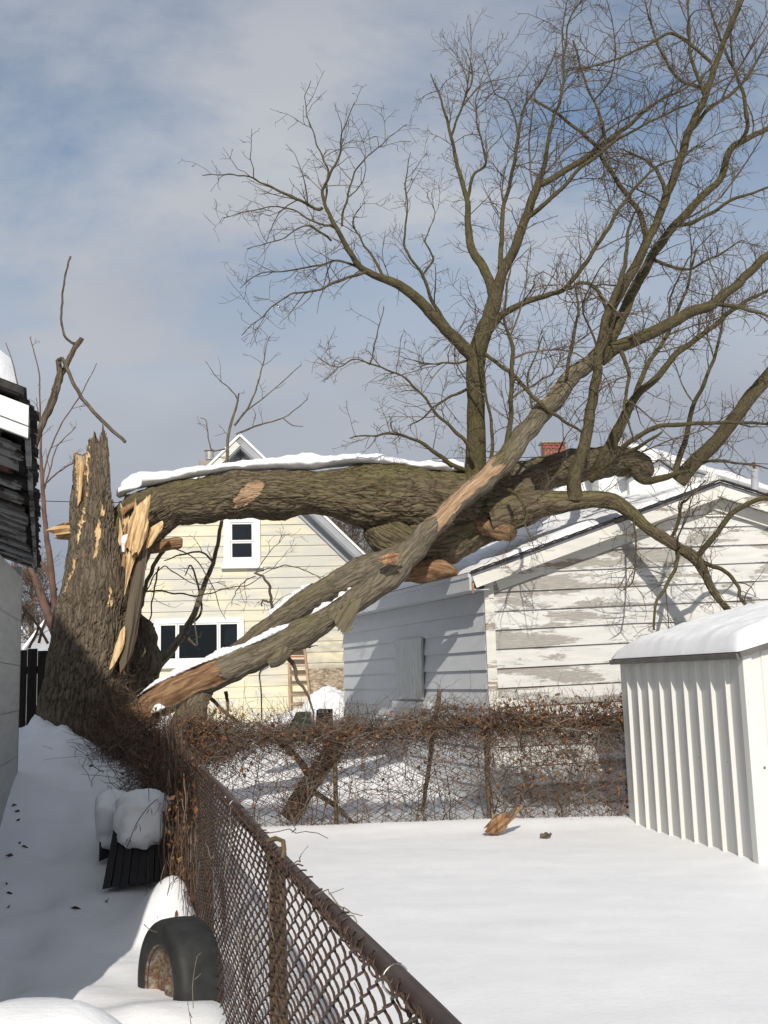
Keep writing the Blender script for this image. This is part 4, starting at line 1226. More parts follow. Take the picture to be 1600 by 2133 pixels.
slab('splinter', [(262, 1205), (262, 1160), (272, 1138), (284, 1132), (287, 1146), (276, 1175), (268, 1215), (258, 1240)], 11.98, .12, M['wood'], trunk_root, jag=1.2)
slab('splinter', [(164, 1010), (167, 970), (170, 958), (174, 970), (173, 1000), (168, 1040), (161, 1055)], 12.05, .05, M['wood'], trunk_root, jag=.8)
slab('bark_slab', [(268, 1240), (278, 1180), (292, 1130), (305, 1125), (308, 1160), (297, 1230), (288, 1300), (270, 1370), (250, 1400), (248, 1360), (258, 1300)], 12.05, .16, M['bark'], trunk_root, jag=1.6, label='dark rotten inner slab split down the right side')
slab('splinter', [(247, 1325), (254, 1308), (262, 1318), (258, 1345), (246, 1372), (228, 1398), (226, 1388), (238, 1352)], 11.93, .05, M['wood'], trunk_root, jag=.8)
slab('splinter', [(268, 1290), (280, 1235), (296, 1190), (303, 1195), (296, 1250), (285, 1330), (266, 1395), (250, 1408)], 12.2, .12, M['wood_br'], trunk_root, jag=1.2)
slab('splinter', [(250, 1060), (276, 1046), (285, 1050), (270, 1062), (255, 1075)], 12.1, .06, M['wood_br'], trunk_root, jag=.6)
slab('bracket_fungus', [(162, 1082), (126, 1091), (96, 1104), (112, 1111), (128, 1126), (160, 1124)], 12.3, .22, M['fungus'], trunk_root, jag=.8, label='cream shelf sticking out of the left side of the trunk')

# torn slivers standing in the break
for k in range(34):
    x = rng.uniform(248, 306); y = 1160 - (x - 246) * .5 + rng.uniform(-60, 30); h = rng.uniform(24, 62); w = rng.uniform(2.5, 6.5); t_ = rng.normal(.10, .14)
    slab('splinter', [(x - w, y), (x - w * .6, y - h * .6), (x + t_ * h, y - h), (x + w * .7 + t_ * h * .6, y - h * .55), (x + w, y)], rng.uniform(11.92, 12.25), .05, M[['wood', 'wood', 'wood_br', 'wood_rot'][k % 4]], trunk_root, jag=.6, sub=4)
for k in range(16):
    x = rng.uniform(198, 226); y = np.interp((x - 216) / 58., brk_x, brk_f) + rng.uniform(10, 45); h = rng.uniform(20, 60); w = rng.uniform(2.5, 5)
    slab('splinter', [(x - w, y), (x - w * .5, y - h * .6), (x + 1, y - h), (x + w * .6, y - h * .5), (x + w, y)], rng.uniform(12.25, 12.5), .04, M[['wood', 'bark', 'wood_br'][k % 3]], trunk_root, jag=.5, sub=3)

# dark broken root mass right of the trunk
mnd = thing('broken_root_mass', P(290, 1420, 13.1), 'dark broken stump mass behind the splintered trunk', 'stump')
q = MB(); p, r = limb_pts([(255, 1490, 13.1, 70), (280, 1420, 13.1, 46), (300, 1360, 13.1, 34), (296, 1310, 13.1, 18), (290, 1280, 13.1, 6)], 60)
tube(q, p, r, 60, lambda a, b_, c: bark_disp(.03, .1, .2, 5)(a, b_, c) + lumps(.08, .4, 3)(a, b_, c)); obj('stump', q, M['bark'], mnd, smooth=True)

# ------------------------------------------------------------------ fallen trunk (the arch) with its crown
ft = thing('fallen_tree', P(640, 1030, 12.9), 'huge mossy trunk fallen from the stump across the garage roof with its bare crown', 'tree')
LIMBS = []                                             # (pts, radii, twig density factor)
def knots(p, seed, per_m=1.6):
    """branch collars and healed scars: ringed bumps at random places on a limb"""
    rs_ = np.random.default_rng(int(seed)); L = np.linalg.norm(np.diff(p, axis=0), axis=1).sum(); n_ = rs_.poisson(per_m * L)
    K = [(rs_.uniform(0, 2 * np.pi), rs_.uniform(.08, .95) * L, rs_.uniform(.25, .5), rs_.uniform(.25, .6)) for _ in range(n_)]
    def f(th, s, rm):
        o = 0 * th
        for a, s0, w, h in K:
            da = (th - a + np.pi) % (2 * np.pi) - np.pi; d = np.sqrt((da / w) ** 2 + ((s - s0) / (w * rm * 1.5)) ** 2)
            o = o + h * rm * .38 * (np.exp(-d ** 2 * 1.2) - .75 * np.exp(-(d * 2.6) ** 2))
        return o
    return f
def unit_rows(v):
    return v / (np.linalg.norm(v, axis=-1, keepdims=True) + 1e-9)
def hero(name, spec, n, sides, amp, cu, cv, mat, parent, seed, lump=.03, dens=0, label=None, endmat=None, peels=None):
    p, r = limb_pts(spec, n)
    mb = MB(); d1 = bark_disp(amp, cu, cv, seed); d2 = lumps(lump, .45, seed + 3)
    kn = knots(p, rng.integers(1e6))
    Vh = tube(mb, p, r, sides, lambda a, b_, c: d1(a, b_, c) + d2(a, b_, c) + kn(a, b_, c), capmi=1 if endmat else None)
    if peels:                                          # places where the bark is torn off
        rel = Vh - EYE; cz = rel @ _f; X_ = 800 + FOC * (rel @ _r2) / cz; Y_ = 1066.5 - FOC * (rel @ _u2) / cz
        near = (Vh - p[:, None])[..., 1] < 0; msk = np.zeros(X_.shape, bool)
        nz = .35 * fbm(X_ / 22., Y_ / 9., 3)
        for (cx, cy, ra, rb_, ro) in peels:
            dx_, dy_ = X_ - cx, Y_ - cy; a_ = dx_ * math.cos(ro) + dy_ * math.sin(ro); b2_ = -dx_ * math.sin(ro) + dy_ * math.cos(ro)
            msk |= near & ((a_ / ra) ** 2 + (b2_ / rb_) ** 2 + nz < 1)
        Vh = Vh - unit_rows(Vh - p[:, None]) * (msk * .018)[..., None]
        mb.v[0] = Vh.reshape(-1, 3); mb.m4[0] = np.where(msk[:-1].ravel(), 2, 0)
    o = obj(name, mb, [mat] + ([endmat] if endmat else []) + ([M['wood_peel']] if peels else []), parent, smooth=True, label=label)
    if dens: LIMBS.append((p, r, dens))
    return o
hero('trunk', [(247, 1275, 12.42, 14), (250, 1215, 12.42, 34), (260, 1150, 12.42, 50), (284, 1094, 12.46, 55), (340, 1055, 12.6, 52), (400, 1042, 12.7, 49), (480, 1033, 12.8, 48), (560, 1028, 12.85, 47), (640, 1026, 12.95, 48), (720, 1030, 13.0, 58), (790, 1036, 13.1, 68), (860, 1040, 13.2, 66), (930, 1046, 13.3, 62), (1000, 1045, 13.4, 58), (1060, 1040, 13.4, 48), (1110, 1035, 13.4, 36)],
     520, 260, .034, .065, .30, M['bark_limb'], ft, 11.0, .05, endmat=M['wood_rot'], peels=[(518, 1026, 40, 17, -.75), (300, 1075, 22, 10, .3)])
hero('limb', [(960, 1040, 13.5, 40), (1050, 1010, 13.9, 40), (1140, 985, 14.3, 36), (1220, 966, 14.7, 34), (1310, 962, 15.2, 30), (1350, 985, 15.4, 18)], 260, 120, .018, .055, .24, M['bark_limb'], ft, 21.0, .04, dens=.5, endmat=M['wood_rot'])
hero('limb', [(1020, 1075, 13.2, 42), (1100, 1056, 13.15, 32), (1170, 1046, 13.05, 24), (1240, 1040, 12.95, 18), (1280, 1046, 12.9, 15), (1312, 1066, 12.8, 13.5), (1345, 1096, 12.7, 12.5), (1400, 1132, 12.5, 11), (1450, 1166, 12.3, 11), (1472, 1205, 12.2, 7.5), (1495, 1245, 12.1, 6.5), (1525, 1282, 11.9, 6), (1548, 1330, 11.8, 4)], 360, 96, .013, .045, .20, M['bark_limb'], ft, 31.0, .02, dens=.9)
hero('limb', [(780, 1090, 13.2, 34), (820, 1120, 13.1, 44), (870, 1138, 13.1, 46), (940, 1120, 13.3, 42), (1010, 1095, 13.5, 36), (1075, 1070, 13.7, 30), (1130, 1050, 13.9, 22)], 160, 90, .024, .07, .2, M['bark_limb'], ft, 41.0, .06)
hero('stub', [(838, 1200, 12.95, 12), (862, 1192, 12.9, 20), (900, 1186, 12.85, 23), (932, 1190, 12.8, 17), (953, 1197, 12.8, 6)], 50, 40, .02, .06, .1, M['wood_rot'], ft, 43.0, .03)
hero('stub', [(1000, 1092, 13.3, 22), (1040, 1105, 13.1, 20), (1068, 1113, 13.0, 15)], 50, 40, .02, .06, .1, M['wood_rot'], ft, 44.0, .03)
hero('stub', [(310, 1140, 12.55, 14), (345, 1136, 12.5, 13), (372, 1132, 12.45, 12), (380, 1132, 12.45, 8)], 50, 40, .01, .06, .1, M['wood_rot'], ft, 45.0, .02)
# oval wound patch on the trunk
PEEL0 = None
#slab('wound', [(480, 1052), (492, 1020), (512, 1000), (540, 993), (552, 1000), (538, 1022), (525, 1045), (505, 1056)], 12.48, .05, M['wood_br'], ft, jag=1.5, label='orange torn wound in the bark')
#slab('wound', [(255, 1060), (275, 1046), (305, 1045), (330, 1040), (318, 1062), (290, 1075), (262, 1080)], 12.28, .05, M['bark'], ft, jag=1.0)
# upright limb and crown
def limb(spec, n=None, dens=1.0, mat='bark_green', parent=None, name='limb', sides=12, wig=.0):
    n = n or max(14, int(len(spec) * 9))
    p, r = limb_pts(spec, n)
    sd = rng.uniform(0, 50); L = np.linspace(0, len(spec), n)
    if wig:
        w = np.stack([perlin(L * 1.3 + sd, L * 0 + 3), perlin(L * 1.3 + sd, L * 0 + 13), perlin(L * 1.3 + sd, L * 0 + 23)], 1)
        p = p + w * wig
    p2 = p
    mb = MB(); tube(mb, p2, r, sides, lumps(max(.003, r.mean() * .10), max(.08, r.mean() * 2), sd))
    o = obj(name, mb, M[mat], parent or ft, smooth=True)
    LIMBS.append((p, r, dens)); return o
hero('limb', [(988, 1030, 13.25, 32.80), (990, 985, 13.25, 24.60), (992, 930, 13.2, 20.50), (991, 850, 13.15, 18.86), (990, 790, 13.1, 18.04), (994, 735, 13.1, 19.68), (1006, 695, 13.1, 18.86), (1024, 650, 13.1, 15.58), (1037, 595, 13.1, 13.94)], 200, 56, .008, .04, .09, M['bark_green'], ft, 51.0, .015, dens=.35)
CR = [
 # left spreading limb
 ([(1000, 760, 13.1, 17.40), (977, 735, 13.05, 14.79), (925, 681, 12.9, 12.62), (850, 606, 12.7, 10.88), (797, 580, 12.6, 8.70), (752, 557, 12.4, 6.96), (719, 509, 12.3, 5.66), (696, 467, 12.2, 4.79), (677, 426, 12.2, 3.92), (672, 398, 12.2, 3.48), (689, 360, 12.1, 2.78), (707, 325, 12.1, 2.26), (711, 287, 12, 1.57), (737, 216, 12, 0.78)], 1.0),
 ([(672, 432, 12.2, 3.48), (660, 435, 12.2, 3.48), (610, 411, 12, 2.96), (561, 389, 11.9, 2.26), (512, 366, 11.8, 1.65), (422, 364, 11.7, 0.70)], 1.3),
 ([(677, 426, 12.2, 2.61), (683, 370, 12.3, 2.26), (677, 340, 12.3, 1.91), (659, 295, 12.4, 1.57), (640, 239, 12.4, 1.13), (636, 194, 12.4, 0.87), (648, 168, 12.4, 0.61)], 1.0),
 ([(711, 470, 12.3, 2.61), (726, 400, 12.2, 2.09), (741, 355, 12.2, 1.74), (764, 329, 12.1, 1.39), (805, 291, 12, 1.04), (846, 259, 12, 0.61)], 1.2),
 ([(760, 568, 12.4, 3.48), (707, 584, 12.2, 2.87), (655, 606, 12, 2.26), (602, 614, 11.9, 1.74), (557, 651, 11.8, 1.22), (501, 696, 11.7, 0.70)], 1.3),
 ([(757, 560, 12.4, 2.96), (700, 544, 12.5, 2.35), (625, 561, 12.5, 1.74), (542, 570, 12.5, 1.22), (500, 600, 12.5, 0.70)], 1.3),
 ([(700, 476, 12.3, 2.61), (650, 460, 12.5, 2.09), (590, 430, 12.6, 1.57), (520, 440, 12.6, 1.04), (462, 455, 12.6, 0.70)], 1.2),
 ([(690, 500, 12.3, 2.26), (640, 470, 12.0, 1.74), (580, 500, 11.9, 1.22), (512, 518, 11.8, 0.70)], 1.0),
 ([(940, 689, 12.9, 5.22), (899, 625, 12.8, 4.00), (880, 572, 12.7, 3.31), (850, 531, 12.6, 2.78), (842, 501, 12.6, 2.35), (848, 449, 12.5, 1.91), (846, 381, 12.5, 1.39), (854, 317, 12.5, 0.70)], 1.1),
 ([(880, 572, 12.7, 2.61), (902, 539, 12.7, 2.26), (886, 501, 12.6, 1.57), (905, 450, 12.6, 1.04), (890, 400, 12.6, 0.61)], 1.0),
 ([(800, 582, 12.6, 3.48), (780, 540, 12.7, 2.78), (752, 500, 12.7, 2.09), (735, 460, 12.7, 1.39), (760, 420, 12.7, 0.70)], 1.2),
 # central fork
 ([(1030, 620, 13.1, 11.31), (1008, 560, 13.2, 10.44), (986, 525, 13.3, 9.57), (974, 470, 13.4, 7.39), (974, 422, 13.4, 6.09), (951, 337, 13.5, 4.35), (934, 262, 13.5, 3.31), (920, 210, 13.6, 2.26), (897, 155, 13.6, 1.04)], 1.2),
 ([(974, 415, 13.4, 3.92), (986, 366, 13.3, 3.13), (1012, 340, 13.2, 2.44), (1000, 280, 13.1, 1.91), (990, 215, 13, 1.39), (1010, 150, 13, 0.70)], 1.2),
 ([(940, 285, 13.5, 2.78), (962, 220, 13.4, 2.09), (985, 160, 13.3, 1.57), (970, 100, 13.2, 0.70)], 1.3),
 ([(1034, 610, 13.1, 12.18), (1050, 560, 13.1, 11.31), (1070, 525, 13, 10.44), (1094, 455, 12.9, 9.57), (1117, 394, 12.8, 9.13), (1131, 356, 12.8, 5.66), (1141, 300, 12.7, 4.35), (1155, 240, 12.7, 3.83), (1169, 197, 12.6, 3.13), (1178, 94, 12.6, 2.26), (1187, 37, 12.5, 1.57), (1220, -10, 12.5, 0.87)], 1.2),
 ([(1120, 388, 12.8, 6.96), (1178, 356, 12.9, 6.96), (1239, 314, 13, 6.53), (1319, 253, 13.2, 4.35), (1365, 216, 13.3, 3.13), (1436, 178, 13.4, 2.09), (1500, 130, 13.5, 1.22)], 1.2),
 ([(1094, 460, 12.9, 5.22), (1140, 420, 12.7, 4.79), (1178, 384, 12.6, 4.35), (1216, 345, 12.5, 3.92), (1290, 290, 12.3, 3.13), (1360, 250, 12.2, 2.61), (1440, 215, 12, 1.74), (1530, 170, 11.9, 1.04)], 1.2),
 ([(1042, 560, 13.1, 6.09), (1045, 500, 13.3, 5.22), (1049, 431, 13.5, 4.52), (1070, 347, 13.6, 4.00), (1080, 281, 13.7, 3.48), (1094, 220, 13.8, 2.78), (1131, 164, 13.9, 2.09), (1160, 100, 14, 1.22)], 1.2),
 ([(1080, 281, 13.7, 2.26), (1060, 215, 13.7, 1.74), (1030, 190, 13.7, 1.22), (1005, 110, 13.7, 0.70)], 1.2),
 ([(1112, 206, 13.2, 2.61), (1169, 244, 13.1, 3.48), (1239, 300, 13, 4.35), (1258, 337, 12.9, 4.79), (1300, 398, 12.8, 5.22), (1337, 455, 12.8, 6.09), (1347, 506, 12.8, 6.96)], 1.0),
 ([(1194, 84, 13.2, 2.09), (1220, 173, 13.2, 2.61), (1248, 234, 13.1, 3.13), (1262, 300, 13, 3.48)], 1.2),
 ([(1012, 690, 13.1, 10.44), (1050, 655, 13, 7.83), (1084, 633, 12.9, 6.96), (1140, 615, 12.8, 5.66), (1178, 600, 12.7, 5.22), (1216, 553, 12.6, 4.79), (1253, 497, 12.5, 4.35), (1300, 422, 12.4, 3.83), (1356, 356, 12.3, 2.78), (1410, 330, 12.2, 1.74), (1470, 300, 12.1, 0.87)], 1.2),
 ([(1178, 600, 12.7, 3.48), (1225, 590, 12.7, 3.83), (1250, 615, 12.8, 4.35), (1266, 650, 12.9, 4.35)], .8),
 # lower left sprays
 ([(970, 980, 13.2, 5.22), (944, 969, 13.1, 5.22), (887, 929, 12.9, 3.83), (831, 905, 12.7, 2.96), (769, 907, 12.5, 1.91), (728, 913, 12.4, 1.04)], 1.4),
 ([(985, 960, 13.0, 5.22), (972, 923, 12.9, 4.35), (911, 862, 12.7, 3.13), (850, 792, 12.5, 2.26), (800, 768, 12.4, 1.91), (740, 750, 12.3, 1.39), (700, 765, 12.2, 1.04), (660, 742, 12.2, 0.70)], 1.1),
 ([(770, 760, 12.4, 1.74), (785, 700, 12.4, 1.39), (800, 640, 12.4, 0.78)], 1.0),
 ([(978, 810, 13.1, 3.48), (930, 830, 13.0, 2.61), (880, 870, 12.9, 1.74), (850, 890, 12.9, 0.87)], 1.1),
 ([(974, 752, 13.1, 2.61), (930, 757, 13, 2.09), (880, 756, 12.9, 1.39), (830, 740, 12.8, 0.70)], 1.1),
 ([(1000, 728, 12.9, 4.35), (1030, 752, 12.8, 4.00), (1075, 787, 12.7, 4.00), (1122, 839, 12.7, 4.35), (1170, 872, 12.8, 3.48), (1211, 900, 12.9, 2.61)], .9),
 ([(1056, 1000, 13.0, 7.83), (1056, 956, 12.8, 6.96), (1062, 880, 12.7, 5.66), (1065, 811, 12.6, 4.87), (1068, 731, 12.5, 4.35), (1051, 660, 12.4, 3.13), (1062, 560, 12.4, 1.74), (1075, 480, 12.4, 0.87)], 1.0),
 ([(1020, 985, 12.9, 4.35), (1025, 900, 12.8, 3.48), (1010, 800, 12.7, 2.61), (1000, 720, 12.6, 1.74), (990, 640, 12.6, 0.87)], .9),
 ([(1075, 960, 13.4, 3.48), (1110, 870, 13.6, 2.61), (1100, 790, 13.8, 1.91), (1130, 700, 14, 1.22)], 1.1),
]
for sp2, dn in CR:
    limb(sp2, dens=dn, wig=.02, sides=10)

# ------------------------------------------------------------------ the long broken limb leaning from fence to crown
bl = thing('broken_limb', P(640, 1300, 12.2), 'long grey broken limb leaning from the fence corner across the fallen trunk', 'branch')
S_SPEC = [(262, 1500, 12.0, 12), (275, 1492, 12.0, 24), (300, 1478, 12.0, 30), (350, 1450, 12.0, 33), (430, 1412, 12.05, 32), (520, 1374, 12.1, 29), (610, 1330, 12.15, 27), (700, 1278, 12.25, 25), (760, 1236, 12.3, 27), (820, 1188, 12.35, 29), (855, 1150, 12.4, 27), (895, 1104, 12.45, 23), (940, 1060, 12.5, 22), (985, 1018, 12.6, 23), (1047, 965, 12.7, 23), (1084, 915, 12.8, 22), (1131, 858, 12.9, 21), (1178, 802, 13.0, 19), (1225, 757, 13.1, 18), (1258, 735, 13.15, 16)]
ps, rs = limb_pts(S_SPEC, 520)
mb = MB(); NS = 84
d1 = bark_disp(.012, .042, .30, 61); d2 = lumps(.035, .4, 64)
Vs = tube(mb, ps, rs, NS, lambda a, b_, c: d1(a, b_, c) + d2(a, b_, c), mi=0)
# peeled wood along the upper-left of two stretches
pxs = np.interp(np.linspace(0, 1, 520), np.linspace(0, 1, 60), catmull(np.array([[a, b, 0] for a, b, c, d in S_SPEC]), 60)[:, 0])
tang, fa, fb_ = frames(ps)
thS = np.linspace(0, 2 * np.pi, NS, endpoint=False)
Dm = fa[:, None] * np.cos(thS)[None, :, None] + fb_[:, None] * np.sin(thS)[None, :, None]
view = unit([0, -1, .1]); upl = unit([-.5, -.4, .75])
f_side = (Dm * view).sum(-1); f_up = (Dm * upl).sum(-1)
wn = .25 * perlin(np.repeat(np.arange(520)[:, None] / 14., NS, 1), np.repeat(thS[None] * 1.3, 520, 0))
xx = pxs[:, None] + 60 * wn
peel = ((xx > 868) & (xx < 1000) & (f_side * .55 + f_up * .55 + wn > .42)) | ((xx > 250) & (xx < 440) & (f_side + wn * .9 > .12) & (f_up + wn * .5 > -.32)) | ((xx > 1130) & (xx < 1235) & (f_up + wn > .93))
pm = peel[:-1].ravel()
mb.m4[0] = np.where(pm, np.where(np.repeat((pxs[:-1] < 600)[:, None], NS, 1).ravel(), 2, 1), 0)
V0 = mb.v[0].reshape(520, NS, 3); V0 -= Dm * (peel * .020)[..., None]; mb.v[0] = V0.reshape(-1, 3)
obj('limb', mb, [M['bark_grey'], M['wood_peel'], M['wood_rot']], bl, smooth=True)
LIMBS.append((ps[330:], rs[330:], .25))
hero('limb', [(862, 1150, 12.6, 26), (810, 1172, 12.65, 31), (750, 1196, 12.7, 32), (690, 1226, 12.8, 30), (640, 1254, 12.85, 26), (595, 1284, 12.9, 22), (555, 1312, 12.9, 20), (515, 1338, 12.9, 17), (480, 1358, 12.9, 10)], 200, 90, .012, .045, .28, M['bark_grey'], bl, 71.0, .03, endmat=M['wood_rot'])
hero('stub', [(420, 1430, 12.1, 26), (400, 1470, 12.05, 30), (392, 1510, 12.0, 34), (388, 1545, 12.0, 27), (392, 1580, 11.95, 15)], 90, 64, .014, .05, .2, M['bark_grey'], bl, 73.0, .045, endmat=M['wood'])
hero('stub', [(600, 1350, 12.1, 16), (580, 1372, 12.0, 14), (560, 1382, 12.0, 9)], 40, 36, .01, .05, .1, M['bark_grey'], bl, 74.0, .02)
slab('bark_flap', [(690, 1275), (725, 1262), (752, 1250), (742, 1280), (722, 1305), (735, 1310), (718, 1318), (700, 1298)], 11.95, .07, M['bark_grey'], bl, jag=1.2)
slab('splinter', [(345, 1545), (350, 1528), (362, 1532), (372, 1520), (378, 1540), (362, 1556)], 11.72, .05, M['wood'], bl, jag=1.0)
slab('splinter', [(790, 1160), (815, 1150), (832, 1155), (825, 1168), (806, 1178)], 11.98, .05, M['wood_br'], bl, jag=1.0)
UP = [
 ([(1250, 742, 13.1, 14), (1262, 694, 13.05, 14), (1275, 640, 13, 12), (1319, 562, 12.9, 10.5), (1347, 506, 12.8, 9.5), (1365, 469, 12.8, 9), (1389, 408, 12.7, 9), (1408, 356, 12.6, 9), (1436, 272, 12.5, 8.5), (1469, 201, 12.4, 7.5), (1492, 131, 12.3, 6.5), (1525, 42, 12.2, 5.5), (1556, -30, 12.2, 4)], 1.2),
 ([(1258, 735, 13.2, 13), (1286, 680, 13.3, 12.5), (1320, 605, 13.4, 11.5), (1356, 539, 13.5, 10), (1403, 473, 13.6, 9), (1464, 408, 13.7, 8), (1502, 370, 13.8, 7.5), (1520, 314, 13.9, 7.5), (1553, 291, 14, 6.5), (1600, 267, 14.1, 5.5), (1660, 230, 14.2, 4)], 1.2),
 ([(1535, 305, 13.9, 5), (1556, 270, 13.8, 4.6), (1553, 220, 13.7, 4.2), (1534, 155, 13.6, 3.6), (1506, 94, 13.5, 2.8), (1483, 28, 13.4, 2), (1470, -20, 13.4, 1.4)], 1.2),
 ([(1250, 748, 13.15, 16), (1290, 722, 13.1, 15), (1347, 698, 13, 13.5), (1403, 670, 12.9, 12.5), (1436, 652, 12.9, 12), (1483, 633, 12.8, 11), (1530, 598, 12.8, 10), (1600, 530, 12.7, 8), (1680, 470, 12.6, 6)], 1.2),
 ([(1197, 1040, 12.95, 18), (1197, 1008, 12.9, 15), (1205, 960, 12.85, 14), (1220, 919, 12.8, 12.5), (1234, 834, 12.8, 11), (1248, 741, 12.75, 10), (1260, 670, 12.7, 9.5), (1271, 640, 12.7, 8), (1300, 560, 12.6, 5), (1310, 480, 12.6, 3), (1330, 420, 12.5, 1.4)], .9),
 ([(1240, 985, 14.5, 15), (1258, 956, 14.4, 14), (1291, 891, 14.2, 12), (1319, 834, 14, 9), (1366, 788, 13.9, 7.5), (1412, 736, 13.8, 6.6), (1473, 689, 13.7, 5.6), (1553, 628, 13.6, 4), (1640, 590, 13.6, 2)], 1.2),
 ([(1319, 834, 14, 6), (1347, 764, 14.2, 5), (1389, 698, 14.3, 4), (1430, 600, 14.4, 3), (1450, 520, 14.5, 1.6)], 1.3),
 ([(1412, 1003, 15.5, 18), (1445, 965, 15.4, 16.5), (1483, 930, 15.3, 15.5), (1544, 852, 15.1, 14.5), (1600, 783, 15, 14), (1680, 690, 14.9, 12)], .6),
 ([(1405, 980, 15.3, 7), (1425, 930, 15.2, 6), (1440, 860, 15.1, 5), (1470, 790, 15, 4), (1500, 700, 14.9, 3), (1510, 600, 14.8, 1.6)], 1.2),
 ([(1420, 990, 15.2, 3), (1480, 960, 15, 3), (1540, 965, 14.9, 2.4), (1600, 975, 14.8, 1.4)], 1.2),
 ([(1250, 990, 13.6, 6), (1300, 930, 13.4, 5.6), (1370, 890, 13.2, 5), (1450, 882, 13, 4.4), (1540, 880, 12.9, 3.4), (1640, 885, 12.8, 2)], 1.2),
 ([(1230, 1000, 13.4, 8), (1270, 960, 13.2, 6), (1330, 930, 13, 4), (1380, 900, 12.9, 2.4)], 1.0),
 ([(1310, 962, 15.2, 12), (1340, 1000, 14.8, 9), (1400, 990, 14.5, 6), (1440, 980, 14.3, 3)], 1.0),
 ([(1403, 473, 13.6, 5), (1450, 460, 13.4, 4.4), (1520, 420, 13.2, 3.4), (1600, 390, 13, 2.4), (1660, 370, 13, 1.4)], 1.3),
 ([(1389, 410, 12.7, 5), (1370, 360, 12.6, 4), (1340, 330, 12.5, 2.8), (1290, 310, 12.4, 1.4)], 1.2),
 ([(1436, 272, 12.5, 5), (1480, 225, 12.6, 4.2), (1540, 180, 12.7, 3.4), (1600, 90, 12.8, 2), (1640, 20, 12.8, 1.2)], 1.3),
 ([(1469, 201, 12.4, 4.5), (1440, 120, 12.3, 3.6), (1435, 60, 12.2, 2.8), (1432, -10, 12.2, 1.6)], 1.3),
 ([(1483, 633, 12.8, 5), (1540, 640, 12.6, 4), (1600, 660, 12.5, 2.6), (1650, 690, 12.4, 1.4)], 1.3),
 ([(1290, 722, 13.1, 5), (1310, 780, 12.9, 4), (1300, 850, 12.7, 3), (1325, 920, 12.6, 1.6)], 1.2),
 ([(1178, 802, 12.9, 4), (1190, 720, 12.7, 3.4), (1205, 640, 12.6, 2.6), (1190, 560, 12.5, 1.4)], 1.1),
 ([(1356, 539, 13.5, 4), (1420, 560, 13.2, 3.2), (1480, 540, 13, 2.4), (1545, 500, 12.9, 1.2)], 1.3),
 ([(1483, 131, 12.3, 4), (1400, 70, 12.2, 3.4), (1330, 105, 12.1, 2.6), (1260, 130, 12, 2), (1180, 150, 12, 1)], 1.2),
 ([(1470, 190, 12.4, 3.6), (1400, 150, 12.6, 3), (1360, 60, 12.7, 2.2), (1340, -10, 12.8, 1.2)], 1.2),
]
for sp2, dn in UP:
    limb(sp2, dens=dn, wig=.02, sides=11, parent=bl)
# hanging shoots of the fallen limb in front of the gable
HG = [
 ([(1412, 1142, 12.45, 4.80), (1408, 1180, 12.2, 4.00), (1388, 1220, 12.0, 3.52), (1366, 1260, 11.9, 3.04), (1362, 1312, 11.8, 2.08)], .4),
 ([(1452, 1160, 12.3, 6.40), (1490, 1115, 12.1, 5.92), (1520, 1075, 12, 5.60), (1560, 1048, 11.9, 5.12), (1600, 1038, 11.8, 4.80), (1650, 1036, 11.7, 3.20)], .9),
 ([(1400, 1120, 12.5, 4.00), (1412, 1090, 12.4, 3.68), (1420, 1050, 12.3, 3.20), (1432, 1040, 12.2, 2.56), (1470, 1000, 12.2, 1.28)], 1.2),
 ([(1465, 1172, 12.25, 4.80), (1510, 1190, 12, 4.32), (1538, 1222, 11.8, 3.68), (1542, 1245, 11.7, 3.52), (1560, 1268, 11.6, 3.04), (1580, 1282, 11.5, 1.60)], .6),
 ([(1060, 1020, 12.7, 4.00), (1085, 1040, 12.4, 3.68), (1095, 1085, 12.2, 3.20), (1070, 1100, 12.1, 1.92), (1062, 1130, 12, 1.12)], 1.0),
 ([(1320, 1075, 12.7, 2.40), (1325, 1140, 12.5, 1.92), (1318, 1210, 12.4, 1.44), (1290, 1235, 12.4, 0.80)], .8),
]
for sp2, dn in HG: limb(sp2, dens=dn, wig=.01, sides=10)

# ------------------------------------------------------------------ twigs
def side_twigs(p, r, per_m, lmin, lmax, out, level, up=.35, k=6, start=.08, flat=.75, wob=.17):
    seg = np.linalg.norm(np.diff(p, axis=0), axis=1); cum = np.concatenate([[0], np.cumsum(seg)]); Lt = cum[-1]
    n = rng.poisson(per_m * Lt * (1 - start))
    for q in range(n):
        s = Lt * (start + (1 - start) * rng.random() ** .8)
        i = min(np.searchsorted(cum, s) - 1, len(p) - 2); i = max(i, 0)
        t_ = (s - cum[i]) / (seg[i] + 1e-9); base = p[i] * (1 - t_) + p[i + 1] * t_
        tg = (p[i + 1] - p[i]) / (seg[i] + 1e-9)
        v = rng.normal(size=3) * np.array([1, flat, 1]); v = v - tg * np.dot(v, tg); v /= np.linalg.norm(v) + 1e-9
        ang = rng.uniform(.6, 1.25)
        d = tg * math.cos(ang) + v * math.sin(ang); d[2] += up * rng.uniform(.2, 1.0); d /= np.linalg.norm(d)
        L = rng.uniform(lmin, lmax) * (1.0 - .45 * s / Lt)
        rb = min(r[i] * .6, .0022 + L * .0075)
        pts = [base]; dd = d.copy(); st = L / (k - 1)
        bend = rng.normal(size=3) * .09
        for j in range(k - 1):
            dd = dd + bend + rng.normal(size=3) * wob; dd[2] += .03 * up; dd /= np.linalg.norm(dd)
            pts.append(pts[-1] + dd * st)
        pts = np.array(pts); rr = np.linspace(rb * 1.15, max(.0024, rb * .42), k)
        out.append((pts, rr))
        if level > 0:
            side_twigs(pts, rr, [0, 9.0, 7.5][level], lmin * .34 + .03, lmax * .40, out, level - 1, up * .8, 5 if level == 1 else 6, .12, flat)
tw = []
